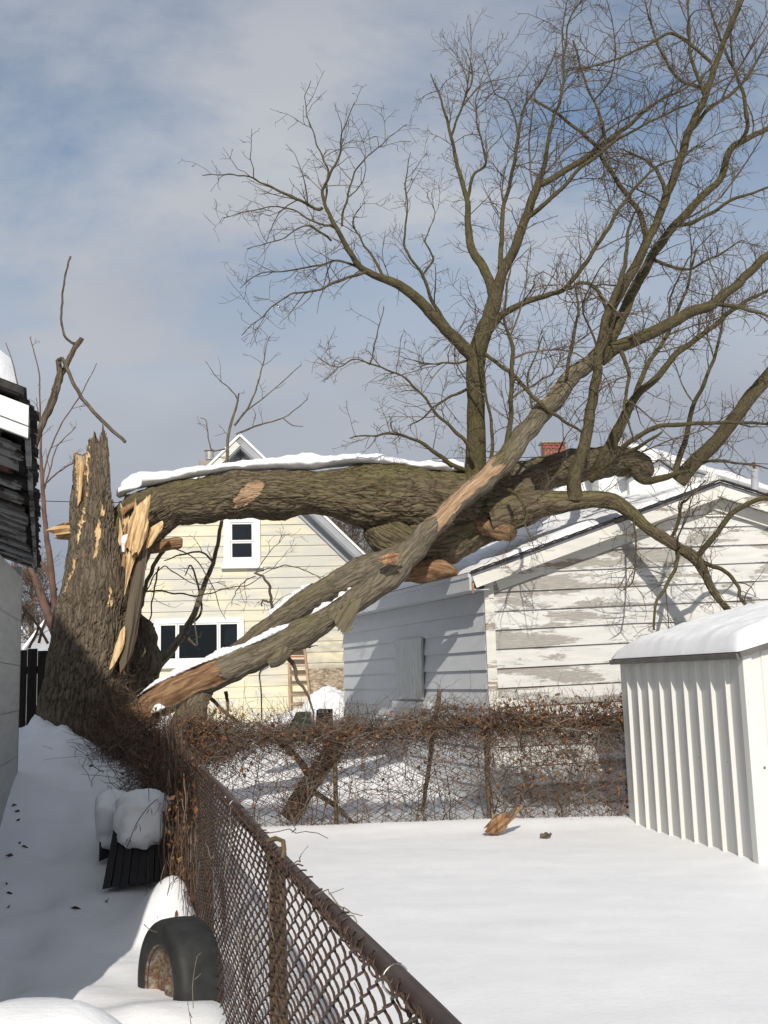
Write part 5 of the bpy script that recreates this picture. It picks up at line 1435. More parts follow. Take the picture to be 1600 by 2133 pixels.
for p, r, dn in LIMBS:
    left = p[-1][0] < 1.0 and p[0][0] < 2.2
    if left: dn *= .75
    side_twigs(p[len(p)//5:], r[len(p)//5:], (.6 if left else 2.0) * dn, .6, 1.2 if left else 2.0, tw, 2, k=9, wob=.13)
    side_twigs(p, r, 8 * dn, .2, .85, tw, 2)
    side_twigs(p, r, 5.0 * dn, .05, .22, tw, 0)
print('twigs', len(tw))
half_i = len(tw)
mb = MB(); batch(mb, tw, 4); obj('twigs', mb, M['twig'], ft, kind='stuff', smooth=True)

# ================================================================== SNOW ON THE TREE
def limb_snow(name, ctrl, label, wig=.010):
    """ctrl: (px,py,Y,halfwidth px across, height px): a cap that follows the top of a limb"""
    s = np.array(ctrl, float); n = int(len(s) * 14)
    w = np.array([P(a, b, c) for a, b, c, d, e in s])
    q = catmull(np.column_stack([w, s[:, 3] * s[:, 2] / FOC, s[:, 4] * s[:, 2] / FOC]), n)
    p = q[:, :3]; hw = np.maximum(q[:, 3], .004); hh = np.maximum(q[:, 4], .003)
    t = np.gradient(p, axis=0); t /= np.linalg.norm(t, axis=1)[:, None]
    sd = np.cross(t, np.array([0, 0, 1.0])); sd /= np.linalg.norm(sd, axis=1)[:, None]
    upv = np.cross(sd, t)
    m_ = 16; th = np.linspace(0, 2 * np.pi, m_, endpoint=False)
    cx = np.cos(th); cy = np.where(np.sin(th) > 0, np.sin(th), np.sin(th) * .45)
    kk = np.arange(n)[:, None]
    jit = 1 + .16 * perlin(kk / 7.0 + 0 * th, th[None] * .9 + 4 + 0 * kk) + .04 * perlin(kk / 2.2 + 0 * th, th[None] * 2 + 9 + 0 * kk)
    V = p[:, None] + sd[:, None] * (cx[None] * hw[:, None] * jit)[..., None] + upv[:, None] * (cy[None] * hh[:, None] * jit)[..., None]
    I = np.arange(n - 1)[:, None] * m_ + np.arange(m_)[None]; J = np.arange(n - 1)[:, None] * m_ + (np.arange(m_)[None] + 1) % m_
    mb = MB().add(V.reshape(-1, 3), np.stack([I, J, J + m_, I + m_], -1).reshape(-1, 4))
    for e in (0, -1):
        ring = V[e]; i = np.arange(m_); mb.add(np.vstack([ring, ring.mean(0)]), f3=np.stack([i, (i + 1) % m_, np.full(m_, m_)], 1) if e else np.stack([(i + 1) % m_, i, np.full(m_, m_)], 1))
    return obj(name, mb, M['snow'], smooth=True, kind='stuff', label=label)
limb_snow('limb_snow', [(246, 1035.25, 12.45, 8.96, 6.1), (262, 1022, 12.45, 29.12, 14.6), (290, 1006.75, 12.55, 35.84, 23.1), (340, 1000.5, 12.6, 35.84, 18), (400, 988, 12.7, 33.6, 14.6), (470, 978.25, 12.8, 33.6, 12.9), (540, 972.75, 12.85, 33.6, 16.3), (590, 969.5, 12.9, 33.6, 18), (640, 968.5, 12.95, 38.08, 24.8), (690, 966, 13, 38.08, 14.6), (730, 961, 13, 38.08, 14.6), (790, 963.75, 13.1, 35.84, 16.3), (850, 973.25, 13.2, 33.6, 12.9), (900, 975.75, 13.25, 33.6, 16.3), (940, 977, 13.3, 33.6, 21.4), (966, 976, 13.3, 20.16, 14.6)], 'long strip of snow along the top of the fallen trunk')
def snow_on(p, r, x0, x1, wf, hpx, label, Yd=12.2, gaps=0.0):
    """snow resting on the upper side of a limb between two places along it"""
    rel = p - EYE; xs = 800 + FOC * (rel @ _r2) / (rel @ _f); idx = np.where((xs > x0) & (xs < x1))[0]
    q = []
    for i in idx[::max(1, len(idx) // 22)]:
        t_ = (xs[i] - x0) / (x1 - x0); env = min(1, 6 * t_, 6 * (1 - t_)) * (.75 + .5 * perlin(np.array([t_ * 7 + x0]), np.array([2.0]))[0])
        env = max(env - gaps * (perlin(np.array([t_ * 5 + x0 * .7]), np.array([7.0]))[0] > .05), .06)
        h_ = hpx * env * 12.2 / FOC
        tg_ = unit(p[min(i + 1, len(p) - 1)] - p[max(i - 1, 0)]); up_ = unit(np.array([0, 0, 1.0]) - tg_ * tg_[2])
        q.append((p[i] + up_ * (r[i] * 1.0), r[i] * wf * (.5 + .5 * env), h_))
    pts = []
    for a, w_, h_ in q:
        rl = a - EYE; c = rl @ _f; pts.append((800 + FOC * (rl @ _r2) / c, 1066.5 - FOC * (rl @ _u2) / c, a[1], w_ * FOC / a[1], h_ * FOC / a[1]))
    if pts[0][0] > pts[-1][0]: pts = pts[::-1]
    return limb_snow('limb_snow', pts, label)
snow_on(ps, rs, 300, 650, .72, 13, 'snow lying along the upper side of the leaning limb')
snow_on(ps, rs, 655, 750, .45, 8, 'short snow streak further up the leaning limb', gaps=.5)
pb, rb2 = limb_pts([(862, 1150, 12.6, 26), (810, 1172, 12.65, 31), (750, 1196, 12.7, 32), (690, 1226, 12.8, 30), (640, 1254, 12.85, 26), (595, 1284, 12.9, 22), (555, 1312, 12.9, 20), (515, 1338, 12.9, 17), (480, 1358, 12.9, 10)], 200)
snow_on(pb, rb2, 560, 665, .7, 12, 'snow patch on the back fork of the leaning limb')
limb_snow('limb_snow', [(1190, 955, 14.6, 8, 2), (1130, 970, 14.3, 22, 6), (1090, 982, 14.0, 14, 4)], 'snow strip on the rear limb over the garage roof')
for k, (x, y, w_, h_) in enumerate(((330, 1478, 15, 12), (345, 1535, 13, 10))):
    limb_snow('snow_clump', [(x - w_, y + h_ * .6, 11.85, 3, 2), (x, y, 11.85, w_ * .8, h_), (x + w_, y - h_ * .4, 11.85, 3, 2)], 'small snow clump under the rotten end of the leaning limb' if k else 'small snow clump beside the rotten end of the leaning limb')
limb_snow('snow_clump', [(258, 1150, 11.9, 3, 4), (263, 1126, 11.9, 9, 10), (272, 1116, 11.92, 7, 7)], 'snow caught in the splinters of the broken trunk')

# ================================================================== LEFT CHAIN-LINK FENCE
def chain_link(mb, A, B, z0f, z1, pitch, r, depth, n=5, sub=3, jit=.0016):
    A = np.asarray(A, float); B = np.asarray(B, float); L = np.linalg.norm(B - A); u = (B - A) / L; nrm = np.array([u[1], -u[0]])
    polys = []; dz = pitch / 2
    for i in range(int(L / pitch) + 1):
        s0 = i * pitch + .3 * pitch
        ph = i % 2
        xy = A + u * s0; zb = z0f(xy[0], xy[1])
        nk = int((z1 - zb) / dz) + 1
        ks = np.arange(nk * sub + 1) / sub
        fr = ks - np.floor(ks); k0 = np.floor(ks).astype(int)
        sgn = np.where((k0 + ph) % 2 == 0, 1.0, -1.0)
        tri = sgn * np.cos(np.pi * fr) * (1 - .0) * .5
        lin = sgn * (.5 - fr)
        sx = s0 + pitch * (.55 * tri + .45 * lin) * 1.06
        off = depth * np.sin(np.pi * fr) * sgn * .5 + depth * .0
        wav = .010 * np.sin(s0 * 2.1) + .006 * np.sin(s0 * 5.3 + 1)
        p = np.zeros((len(ks), 3))
        p[:, :2] = A[None] + u[None] * (sx + rng.normal(0, jit))[:, None] + nrm[None] * (off + wav * np.sin(ks * .25))[:, None]
        p[:, 2] = z1 - ks * dz + rng.normal(0, jit)
        polys.append((p, np.full(len(ks), r)))
        # knuckle twist above the rail
    batch(mb, polys, n)
lf = thing('chain_link_fence', [fence_x(6), 6, 0], 'brown chain-link fence running away from the camera between lane and yard', 'fence')
A = np.array([fence_x(.45), .45]); B = np.array([fence_x(FX_END), FX_END])
fu = unit(np.append(B - A, 0)); fnr = np.array([fu[1], -fu[0], 0])       # +x side (yard)
q = MB(); chain_link(q, A - fnr[:2] * .030, B - fnr[:2] * .030, lambda x, y: -.12, 1.045, .059, .0034, .012, n=6, sub=4)
obj('wire_mesh', q, M['wire'], lf, kind='stuff', smooth=True)
RZ = 1.028
q = MB(); kk = np.linspace(0, 1, 40); pr = np.stack([A[0] + (B[0] - A[0]) * kk, A[1] + (B[1] - A[1]) * kk, RZ + .012 * np.sin(kk * 17)], 1)
tube(q, pr, np.full(40, .0215), 14); obj('top_rail', q, M['rail'], lf, smooth=True)
for i, yy in enumerate((.75, 3.72, 6.6, 9.3, 11.75)):
    q = MB(); x = float(fence_x(yy)); lean = .0
    tube(q, [[x, yy, -.2], [x + .002, yy, .5], [x, yy, RZ - .03]], [.030, .030, .030], 12)
    po = obj('post', q, M['post'], lf, smooth=True)
    q = MB(); tube(q, [[x, yy, RZ - .05], [x, yy, RZ - .005], [x, yy, RZ + .01]], [.034, .034, .026], 12); obj('post_cap', q, M['post'], po, smooth=True)
# bent bracket sticking up at the second post, and bright ties round the rail
q = MB(); c = P(566, 1762, 3.55); d = P(590, 1748, 3.5)
tube(q, [P(556, 1752, 3.56), P(574, 1746, 3.55), P(590, 1752, 3.53), P(592, 1770, 3.52), P(588, 1788, 3.5)], [.007, .008, .008, .008, .006], 6); obj('bent_bracket', q, M['post'], lf)
for (x, y, Yd) in ((798, 1998, 2.13), (436, 1628, 5.9), (462, 1660, 5.3), (480, 1676, 5.05), (428, 1592, 7.2)):
    yy = Yd; cx = float(fence_x(yy)); a = np.linspace(-2.2, 2.6, 22)
    pts = np.array([[cx, yy, RZ]]) + np.cos(a)[:, None] * fnr[None] * -.027 + np.sin(a)[:, None] * np.array([[0, 0, .027]]) + fu[None] * (a[:, None] * .004)
    q = MB(); tube(q, pts, np.full(22, .0022), 5); obj('tie_wire', q, M['tie'], lf, smooth=True)
# barbs: twisted wire ends standing above the rail
polys = []
for i in range(190):
    s = .5 + i * .059; yy = s * fu[1] + A[1]
    if yy > 11: break
    b0 = np.array([fence_x(yy), yy, 1.035]) - fnr * .028
    d_ = np.array([rng.normal(0, .012), rng.normal(0, .012), rng.uniform(.012, .03)])
    polys.append((np.array([b0, b0 + d_ * .5 + fu * .008, b0 + d_]), np.array([.003, .003, .002])))
    # wire wrap around the rail, loose
    if rng.random() < .8:
        a = np.linspace(-1.8, rng.uniform(.8, 2.4), 7)
        polys.append((b0[None] * [1, 1, 0] + np.array([[0, 0, RZ]]) + fnr[None] * .028 + np.cos(a)[:, None] * -fnr[None] * .0265 + np.sin(a)[:, None] * np.array([[0, 0, .0265]]) + fu[None] * (a[:, None] * .009 + rng.normal(0, .006)), np.full(7, .0026)))
q = MB(); batch(q, polys, 5); obj('wire_twists', q, M['wire'], lf, kind='stuff', smooth=True)
# thin bare vine shoots that cling to the rail and hang over the yard
shoots = []
def shoot(px, n=7, r=.0022):
    s = np.array(px, float); w = np.array([P(a, b, c) for a, b, c in s])
    q = catmull(w, n); q = q + rng.normal(0, .006, q.shape); shoots.append((q, np.linspace(r, r * .5, n)))
shoot([(556, 1738, 3.7), (590, 1728, 3.6), (620, 1732, 3.5), (650, 1730, 3.4), (676, 1744, 3.3)]); shoot([(612, 1734, 3.5), (614, 1715, 3.5), (616, 1704, 3.5)])
shoot([(612, 1800, 3.2), (632, 1786, 3.1), (638, 1768, 3.1)]); shoot([(660, 1858, 2.8), (690, 1862, 2.7), (708, 1846, 2.7)])
shoot([(690, 1862, 2.7), (705, 1880, 2.7), (720, 1894, 2.65), (745, 1902, 2.6)]); shoot([(710, 1890, 2.7), (735, 1910, 2.6), (757, 1944, 2.5)])
for _ in range(60):
    yy = rng.uniform(1.6, 8); b0 = np.array([fence_x(yy), yy, rng.uniform(.2, 1.04)]) - fnr * .03
    k = 7; pts = [b0]; d_ = unit([rng.normal(), rng.normal(), rng.normal() * .8])
    for j in range(k - 1):
        d_ = unit(d_ + rng.normal(0, .35, 3)); pp_ = pts[-1] + d_ * rng.uniform(.03, .07); pp_ = pp_ - fnr * (np.dot(pp_ - b0, fnr)) * .6; pts.append(pp_)
    shoots.append((np.array(pts), np.linspace(.002, .001, k)))
shoots = [q_ for k_, q_ in enumerate(shoots) if k_ < 6 or q_[0][:, 2].max() < 1.05]
q = MB(); batch(q, shoots, 4); tag(obj('dry_shoots', q, M['vine_grey'], kind='stuff', smooth=True), 'thin bare shoots clinging to the near chain-link fence')

# ================================================================== BACK FENCE with vines
FB = 11.82
bx0, bx1 = float(fence_x(FX_END)) + .02, 4.6
bfz = thing('back_fence', [.8, FB, 0], 'rusty chain-link fence across the back of the yard, overgrown with dead vines', 'fence')
q = MB(); chain_link(q, [bx0, FB], [bx1, FB], lambda x, y: -.02, 1.02, .074, .0040, .010, n=4, sub=2)
obj('wire_mesh', q, M['wire_old'], bfz, kind='stuff', smooth=True)
q = MB(); tube(q, [[bx0, FB + .03, 1.03], [1, FB + .03, 1.035], [bx1, FB + .03, 1.03]], [.02, .02, .02], 10); obj('top_rail', q, M['post'], bfz, smooth=True)
for xpix in (1020,):
    pass
for x in (bx0 + .02, PZ(1020, 1706, 0)[0] * FB / PZ(1020, 1706, 0)[1], PZ(700, 1706, 0)[0] * FB / PZ(700, 1706, 0)[1] - .0, 3.6):
    q = MB(); tube(q, [[x, FB + .03, -.1], [x, FB + .03, 1.06]], [.026, .026], 10); po = obj('post', q, M['post'], bfz, smooth=True)
    q = MB(); tube(q, [[x, FB + .03, 1.055], [x, FB + .03, 1.085]], [.032, .018], 10); obj('post_cap', q, M['post'], po)

def strand(b0, d0, L, k, r0, wand, plane_n=None, flat=.75, sag=0.0):
    pts = [np.array(b0, float)]; d_ = unit(d0); st = L / (k - 1); bend = rng.normal(0, wand * .5, 3)
    for j in range(k - 1):
        d_ = d_ + bend + rng.normal(0, wand, 3); d_[2] -= sag
        if plane_n is not None: d_ = d_ - plane_n * np.dot(d_, plane_n) * flat
        d_ = unit(d_); pts.append(pts[-1] + d_ * st)
    return np.array(pts), np.linspace(r0, r0 * .5, k)
yv = np.array([0, 1.0, 0])
va, vb, vc = [], [], []
def bag():
    u_ = rng.random(); return va if u_ < .5 else (vb if u_ < .72 else vc)
# rising stems
for c in list(np.linspace(bx0, 4.0, 16)) + [1.05, 1.1, .55, -.4, 1.75, 2.3, -1.0]:
    for _ in range(rng.integers(4, 11)):
        x = c + rng.normal(0, .09)
        bag().append(strand([x, FB + rng.normal(0, .03), -.02], [rng.normal(0, .2), 0, 1], rng.uniform(.5, 1.2), 9, rng.uniform(.003, .007), .22, yv, .9))
# tangle over the wire
for _ in range(1700):
    x = rng.uniform(bx0, 4.4); z = 1.02 * (1 - rng.random() ** 1.6 * 1.0)
    bag().append(strand([x, FB + rng.normal(0, .045), z], [rng.normal(), 0, rng.normal() * .9 - .3], rng.uniform(.15, .6), 7, rng.uniform(.0018, .0046), .34, yv, .85))
# the matted band along the top rail
for _ in range(5200):
    x = rng.uniform(bx0, 4.4); hgt = 1.03 + .05 * math.sin(x * 2.3) + (.06 if x > 1.2 else 0)
    bag().append(strand([x, FB + rng.normal(0, .07), hgt + rng.normal(0, .085) - .02], [rng.choice([-1, 1]) * 1.0, rng.normal(0, .3), rng.normal(0, .45)], rng.uniform(.15, .5), 7, rng.uniform(.0018, .004), .36, yv, .5))
# arching shoots above
for _ in range(150):
    x = rng.uniform(bx0, 4.3)
    va.append(strand([x, FB + rng.normal(0, .05), 1.08], [rng.normal(0, .8), rng.normal(0, .3), 1], rng.uniform(.12, .4), 8, .0024, .28, None, 0, .12))
# darker thick masses: diagonal clumps seen in the photo (a leaning vine-wrapped stem left, posts wrapped)
def wrap(p0, p1, n_, rad, r_):
    p0 = np.array(p0); p1 = np.array(p1); ax = unit(p1 - p0); Lw = np.linalg.norm(p1 - p0)
    s1 = unit(np.cross(ax, [.2, 1, .1])); s2 = np.cross(ax, s1)
    for _ in range(n_):
        t0 = rng.random(); a = rng.uniform(0, 6.28); rr = rad * math.sqrt(rng.random())
        b0 = p0 + ax * t0 * Lw + (s1 * math.cos(a) + s2 * math.sin(a)) * rr
        bag().append(strand(b0, ax * rng.choice([-1, 1]) + rng.normal(0, .5, 3), rng.uniform(.12, .4), 7, rng.uniform(.0018, .004), .34))
wrap(P(610, 1690, 12.1), P(735, 1500, 12.0), 520, .13, 1); wrap(P(620, 1560, 12.2), P(560, 1530, 12.1), 120, .1, 1)
wrap(P(880, 1700, 11.8), P(918, 1440, 11.9), 90, .03, 1); wrap(P(1022, 1600, 11.8), P(1030, 1480, 11.8), 120, .05, 1)
wrap(P(1195, 1700, 11.8), P(1190, 1500, 11.8), 90, .04, 1); wrap(P(1095, 1700, 11.8), P(1090, 1500, 11.8), 60, .04, 1)
for lst, mt, lb in ((va, 'vine', 'brown dead vine stems tangled over the back fence'), (vb, 'vine_grey', 'pale grey dead vine stems tangled over the back fence'), (vc, 'vine_dark', 'dark dead vine stems tangled over the back fence')):
    q = MB(); batch(q, lst, 3); obj('dead_vines', q, M[mt], kind='stuff', label=lb, smooth=True)
# leaning cut stems behind the fence
ls = thing('leaning_branch', P(880, 1650, 12.0), 'dark cut stem leaning up through the back fence in front of the grey wall', 'stem')
q = MB(); p, r = limb_pts([(880, 1690, 11.95, 4), (896, 1580, 11.95, 4.5), (905, 1500, 11.95, 5), (912, 1470, 11.95, 5), (916, 1438, 11.95, 4.5)], 40); tube(q, p, r, 10, lumps(.004, .1, 2), capmi=1); obj('stem', q, [M['vine'], M['wood']], ls, smooth=True)
ls = thing('leaning_log', P(620, 1690, 12.3), 'thick dark vine-wrapped log leaning behind the left part of the back fence', 'log')
q = MB(); p, r = limb_pts([(602, 1705, 12.3, 20), (640, 1640, 12.3, 19), (690, 1570, 12.3, 17), (735, 1505, 12.3, 14)], 60); tube(q, p, r, 30, bark_disp(.012, .05, .14, 3)); obj('stem', q, M['bark'], ls, smooth=True)
q = MB(); p, r = limb_pts([(650, 1625, 12.35, 8), (620, 1580, 12.4, 7), (570, 1535, 12.5, 6), (535, 1505, 12.6, 4)], 40); tube(q, p, r, 12); obj('fork', q, M['bark'], ls, smooth=True)
q = MB(); p, r = limb_pts([(655, 1650, 12.3, 6), (700, 1680, 12.2, 5), (740, 1720, 12.1, 4)], 20); tube(q, p, r, 10); obj('fork', q, M['bark'], ls, smooth=True)

# withered leaves
def leaf_cloud(mb, C, size):
    n = len(C); a = rng.normal(size=(n, 3)); a /= np.linalg.norm(a, axis=1)[:, None]
    a[:, 2] = -np.abs(a[:, 2]) - .3; a /= np.linalg.norm(a, axis=1)[:, None]
    b_ = np.cross(a, rng.normal(size=(n, 3))); b_ /= np.linalg.norm(b_, axis=1)[:, None]
    c_ = np.cross(a, b_)
    s = rng.uniform(.6, 1.2, n)[:, None] * size
    V = np.stack([C, C + a * s * .45 + b_ * s * .28 + c_ * s * .12, C + a * s, C + a * s * .45 - b_ * s * .28 + c_ * s * .12, C + a * s * .5 - c_ * s * .06], 1)
    base = np.arange(n)[:, None] * 5
    f = np.concatenate([base + [0, 1, 4], base + [1, 2, 4], base + [2, 3, 4], base + [3, 0, 4]])
    mb.add(V.reshape(-1, 3), f3=f)
C = []
for _ in range(5200):
    x = rng.uniform(bx0, 4.4); wgt = .35 + .65 * sstep((x - .2) / 1.6) + .25 * perlin(np.array([x * 2.2]), np.array([3.0]))[0]
    if rng.random() > wgt: continue
    top = 1.06 + .06 * math.sin(x * 2.3) + (.10 if x > 1.2 else .0)
    z = top + rng.normal(0, .08) if rng.random() < .72 else rng.uniform(.1, 1.0)
    if z > 1.12 and rng.random() < .2: z += .1
    C.append([x, FB + rng.normal(0, .09), z])
q = MB(); leaf_cloud(q, np.array(C), .060); obj('withered_leaves', q, M['leaf'], kind='stuff', label='brown curled leaves hanging along the top of the back fence')

# ================================================================== VINE MASS on the far half of the left fence and at the trunk foot
va, vb, vc = [], [], []
def bag2(dk=.40):
    u_ = rng.random(); return vc if u_ < dk else (vb if u_ < dk + .14 else va)
for _ in range(5200):
    yy = 6.5 + (11.75 - 6.5) * rng.random() ** .75
    dens = sstep((yy - 6.5) / 1.5)
    if rng.random() > dens: continue
    zt_ = 1.02 + .04 * sstep((yy - 9) / 2)
    base = np.array([float(fence_x(yy)), yy, rng.uniform(-.02, zt_)]) - fnr * abs(rng.normal(.05, .05 + .05 * dens))
    bag2().append(strand(base, [rng.normal() * .5, rng.normal() * .6, rng.normal() * 1.1 - .5], rng.uniform(.15, .5), 7, rng.uniform(.0018, .0042), .3, fnr, .7, .05))
for _ in range(2200):
    yy = rng.uniform(8.8, 12.0); c = np.array([float(fence_x(min(yy, 11.8))), yy, 0.0])
    x = c[0] - abs(rng.normal(0, .28)) * sstep((yy - 8.5) / 2.0); z = gz(x, yy) + rng.uniform(-.1, .55) * (1 - .2 * rng.random()) + .35 * sstep((yy - 10) / 1.5) * rng.random()
    bag2().append(strand([x, yy, min(z, 1.15)], rng.normal(size=3) * [.8, .5, .9], rng.uniform(.15, .6), 7, rng.uniform(.002, .0045), .32, None, 0, .06))
# brush at the root of the leaning limb, and right of the trunk
for (x, y, Yd, sx, sz, n_) in ((275, 1535, 11.7, .22, .10, 700), (250, 1470, 11.75, .10, .18, 260), (370, 1585, 11.6, .30, .09, 800), (440, 1565, 11.9, .22, .08, 500), (262, 1575, 11.4, .22, .11, 800)):
    c = P(x, y, Yd)
    for _ in range(n_):
        b0 = c + rng.normal(size=3) * [sx, .15, sz]
        bag2(.75).append(strand(b0, rng.normal(size=3) * [1, .5, .8], rng.uniform(.1, .36), 7, rng.uniform(.0016, .0042), .34, None, 0, .04))  # mostly dark stems: the shade over this brush is put into its colour
for lst, mt, lb in ((va, 'vine', 'brown dead vines covering the far half of the side fence'), (vb, 'vine_grey', 'pale dry vine stems among the brush at the trunk foot'), (vc, 'vine_dark', 'dark dead vines massed between trunk and side fence')):
    q = MB(); batch(q, lst, 3); obj('dead_vines', q, M[mt], kind='stuff', label=lb, smooth=True)
C = []
for _ in range(900):
    yy = rng.uniform(7.0, 11.8); x = float(fence_x(yy)) - abs(rng.normal(.06, .1)); C.append([x, yy, rng.uniform(.1, 1.1)])
for _ in range(350):
    c = P(rng.uniform(240, 470), rng.uniform(1470, 1600), 11.5); C.append(c)
q = MB(); leaf_cloud(q, np.array(C), .05); obj('withered_leaves', q, M['leaf'], kind='stuff', label='brown dead leaves caught in the vines of the side fence')

# ================================================================== TYRE
tc_ = P(374, 2048, 5.75)
tyre = thing('car_wheel', tc_, 'worn black car tyre on a rusty rim half buried in snow against the fence', 'wheel')
tax = unit([.80, -.46, .03])                           # axle direction, seen tread mostly
tax = unit([-.83, -.55, .04])
def lathe(mb, c, ax, prof, n=72, mi=0, wob=None):
    a = unit(np.cross(ax, [0, 0, 1])); b_ = np.cross(ax, a)
    th = np.linspace(0, 2 * np.pi, n, endpoint=False); k = len(prof)
    V = np.array([[c + ax * x + (a * math.cos(t_) + b_ * math.sin(t_)) * (r_ + (wob(t_, i) if wob else 0)) for t_ in th] for i, (x, r_) in enumerate(prof)])
    I = np.arange(k - 1)[:, None] * n + np.arange(n)[None]; J = np.arange(k - 1)[:, None] * n + (np.arange(n)[None] + 1) % n
    mb.add(V.reshape(-1, 3), np.stack([I, J, J + n, I + n], -1).reshape(-1, 4), mi=mi)
RT = .335; w2 = .118
prof = [(w2 * .82, .195), (w2 * .98, .21), (w2 * 1.06, .245), (w2 * 1.04, .285), (w2 * .96, .312), (w2 * .84, .324), (w2 * .66, .3325)]
prof = [(x, r_ * .955) for x, r_ in prof] + [(w2 * .3, .3215), (0, .323), (-w2 * .3, .3215)] + [(-x, r_ * .955) for x, r_ in prof[::-1]]
q = MB(); lathe(q, tc_, tax, prof, 96); fixn(obj('tyre', q, M['rubber'], tyre, smooth=True))
q = MB(); lathe(q, tc_, tax, [(w2 * .80, .200), (w2 * .92, .203), (w2 * .95, .196), (w2 * .80, .186), (w2 * .45, .178), (w2 * .38, .165), (w2 * .42, .150), (w2 * .30, .120), (w2 * .34, .085), (w2 * .50, .070), (w2 * .50, .045), (w2 * .2, .040), (w2 * .2, .002)], 60); fixn(obj('rim', q, M['rim'], tyre, smooth=True))
q = MB(); lathe(q, tc_, tax, [(-w2 * .8, .19), (-w2 * .6, .1), (-w2 * .6, .002)], 40); obj('rim_back', q, M['rim'], tyre, smooth=True)

# ================================================================== BINS with snow
def bin_(Yd, x0, x1, y0, y1, tilt, label, planks):
    base = P((x0 + x1) / 2, y1, Yd)
    t = thing('black_crate', base, label, 'crate')
    A0 = P(x0, y1, Yd); B0 = P(x1, y1 - 18, Yd + .1); A1 = P(x0 + tilt, y0, Yd + .16); B1 = P(x1 + 3, y0, Yd + .2); dd = np.array([.05, .42, .02])
    for k in range(planks):
        f0, f1 = k / planks + .006, (k + 1) / planks - .006
        q = MB(); m_ = lambda a, b_, f: a + (b_ - a) * f
        pj = np.array([0, rng.normal(0, .008), 0])
        q.hexa([m_(A0, B0, f0) + pj, m_(A0, B0, f1) + pj, m_(A0, B0, f0) + [0, .03, 0] + pj, m_(A0, B0, f1) + [0, .03, 0] + pj, m_(A1, B1, f0) + pj, m_(A1, B1, f1) + pj, m_(A1, B1, f0) + [0, .03, 0] + pj, m_(A1, B1, f1) + [0, .03, 0] + pj])
        fixn(obj('slat', q, M['bin'], t))
    q = MB(); q.hexa([A0 + [.0, .035, 0], B0 + [0, .035, 0], A0 + dd, B0 + dd, A1 + [0, .035, 0], B1 + [0, .035, 0], A1 + dd, B1 + dd]); fixn(obj('body', q, M['bin'], t, bevel=.012))
    return t, A1, B1
b1, a1, b1r = bin_(7.75, 213, 338, 1712, 1852, 26, 'black slatted crate under a tall snow cap beside the side fence', 7)
b2, a2, b2r = bin_(8.25, 206, 246, 1705, 1795, 2, 'second black crate behind the first, mostly hidden by snow', 2)
def blob(name, c, rx, ry, rz, label, seed=0.0, sq=2.6):
    n1, n2 = 40, 28
    a = np.linspace(0, 2 * np.pi, n1, endpoint=False); b_ = np.linspace(-np.pi / 2, np.pi / 2, n2)
    A_, B_ = np.meshgrid(a, b_, indexing='ij')
    f = lambda t_: np.sign(t_) * np.abs(t_) ** (2 / sq)
    k = 1 + (.20 * fbm(np.cos(A_) * 1.1 + seed, np.sin(A_) * 1.1 + B_ * 1.3 + seed, 2) + .07 * fbm(np.cos(A_) * 4 + seed, np.sin(A_) * 4 + B_ * 5 + seed, 3)) * np.abs(np.cos(B_))
    V = np.stack([c[0] + rx * f(np.cos(B_)) * f(np.cos(A_)) * k, c[1] + ry * f(np.cos(B_)) * f(np.sin(A_)) * k, c[2] + rz * f(np.sin(B_)) * k], -1)
    V[-1] = V[0] if False else V[-1]
    I = (np.arange(n1)[:, None] * n2 + np.arange(n2 - 1)[None]); J = ((np.arange(n1)[:, None] + 1) % n1) * n2 + np.arange(n2 - 1)[None]
    mb = MB().add(V.reshape(-1, 3), np.stack([I, J, J + 1, I + 1], -1).reshape(-1, 4))
    return obj(name, mb, M['snow'], smooth=True, kind='stuff', label=label)
c = P(295, 1704, 7.95); blob('crate_snow', c, 48 * MPP(7.95), .24, 56 * MPP(7.95), 'tall snow cap on the front black crate', 2.2, 2.9)
c = P(234, 1706, 8.45); blob('crate_snow', c, 30 * MPP(8.45), .22, 58 * MPP(8.45), 'snow cap on the rear black crate', 5.1, 2.8)
# thin dead twig with folded leaves in front of the cap
tg = thing('dead_sprig', P(270, 1760, 7.5), 'thin dead sprig with drooping leaves across the snow cap of the front crate', 'sprig')
q = MB(); p, r = limb_pts([(262, 1772, 7.6, .9), (285, 1715, 7.6, .8), (310, 1680, 7.62, .7), (328, 1664, 7.65, .5)], 12); tube(q, p, r, 4); obj('stem', q, M['vine_dark'], tg)
for (x, y) in ((314, 1680), (290, 1714), (270, 1742)):
    q = MB(); a = P(x, y, 7.58); b_ = P(x + 3, y + 22, 7.56); c = P(x - 10, y + 20, 7.57)
    q.add([a, b_, (a + b_) / 2 + [.006, 0, 0], c, (a + c) / 2 + [-.005, 0, .003]], f3=[(0, 1, 2), (0, 4, 3)]); obj('leaf', q, M['vine_dark'], tg)
# upright brown board beside the crate
bb = thing('brown_stake', P(345, 1820, 7.9), 'thin brown board standing between the black crate and the fence', 'board')
q = MB(); q.hexa([P(337, 1838, 7.85), P(342, 1836, 7.85), P(337, 1838, 7.95), P(342, 1836, 7.95), P(340, 1690, 7.85), P(345, 1690, 7.85), P(340, 1690, 7.95), P(345, 1690, 7.95)]); fixn(obj('board', q, M['brown_board'], bb))
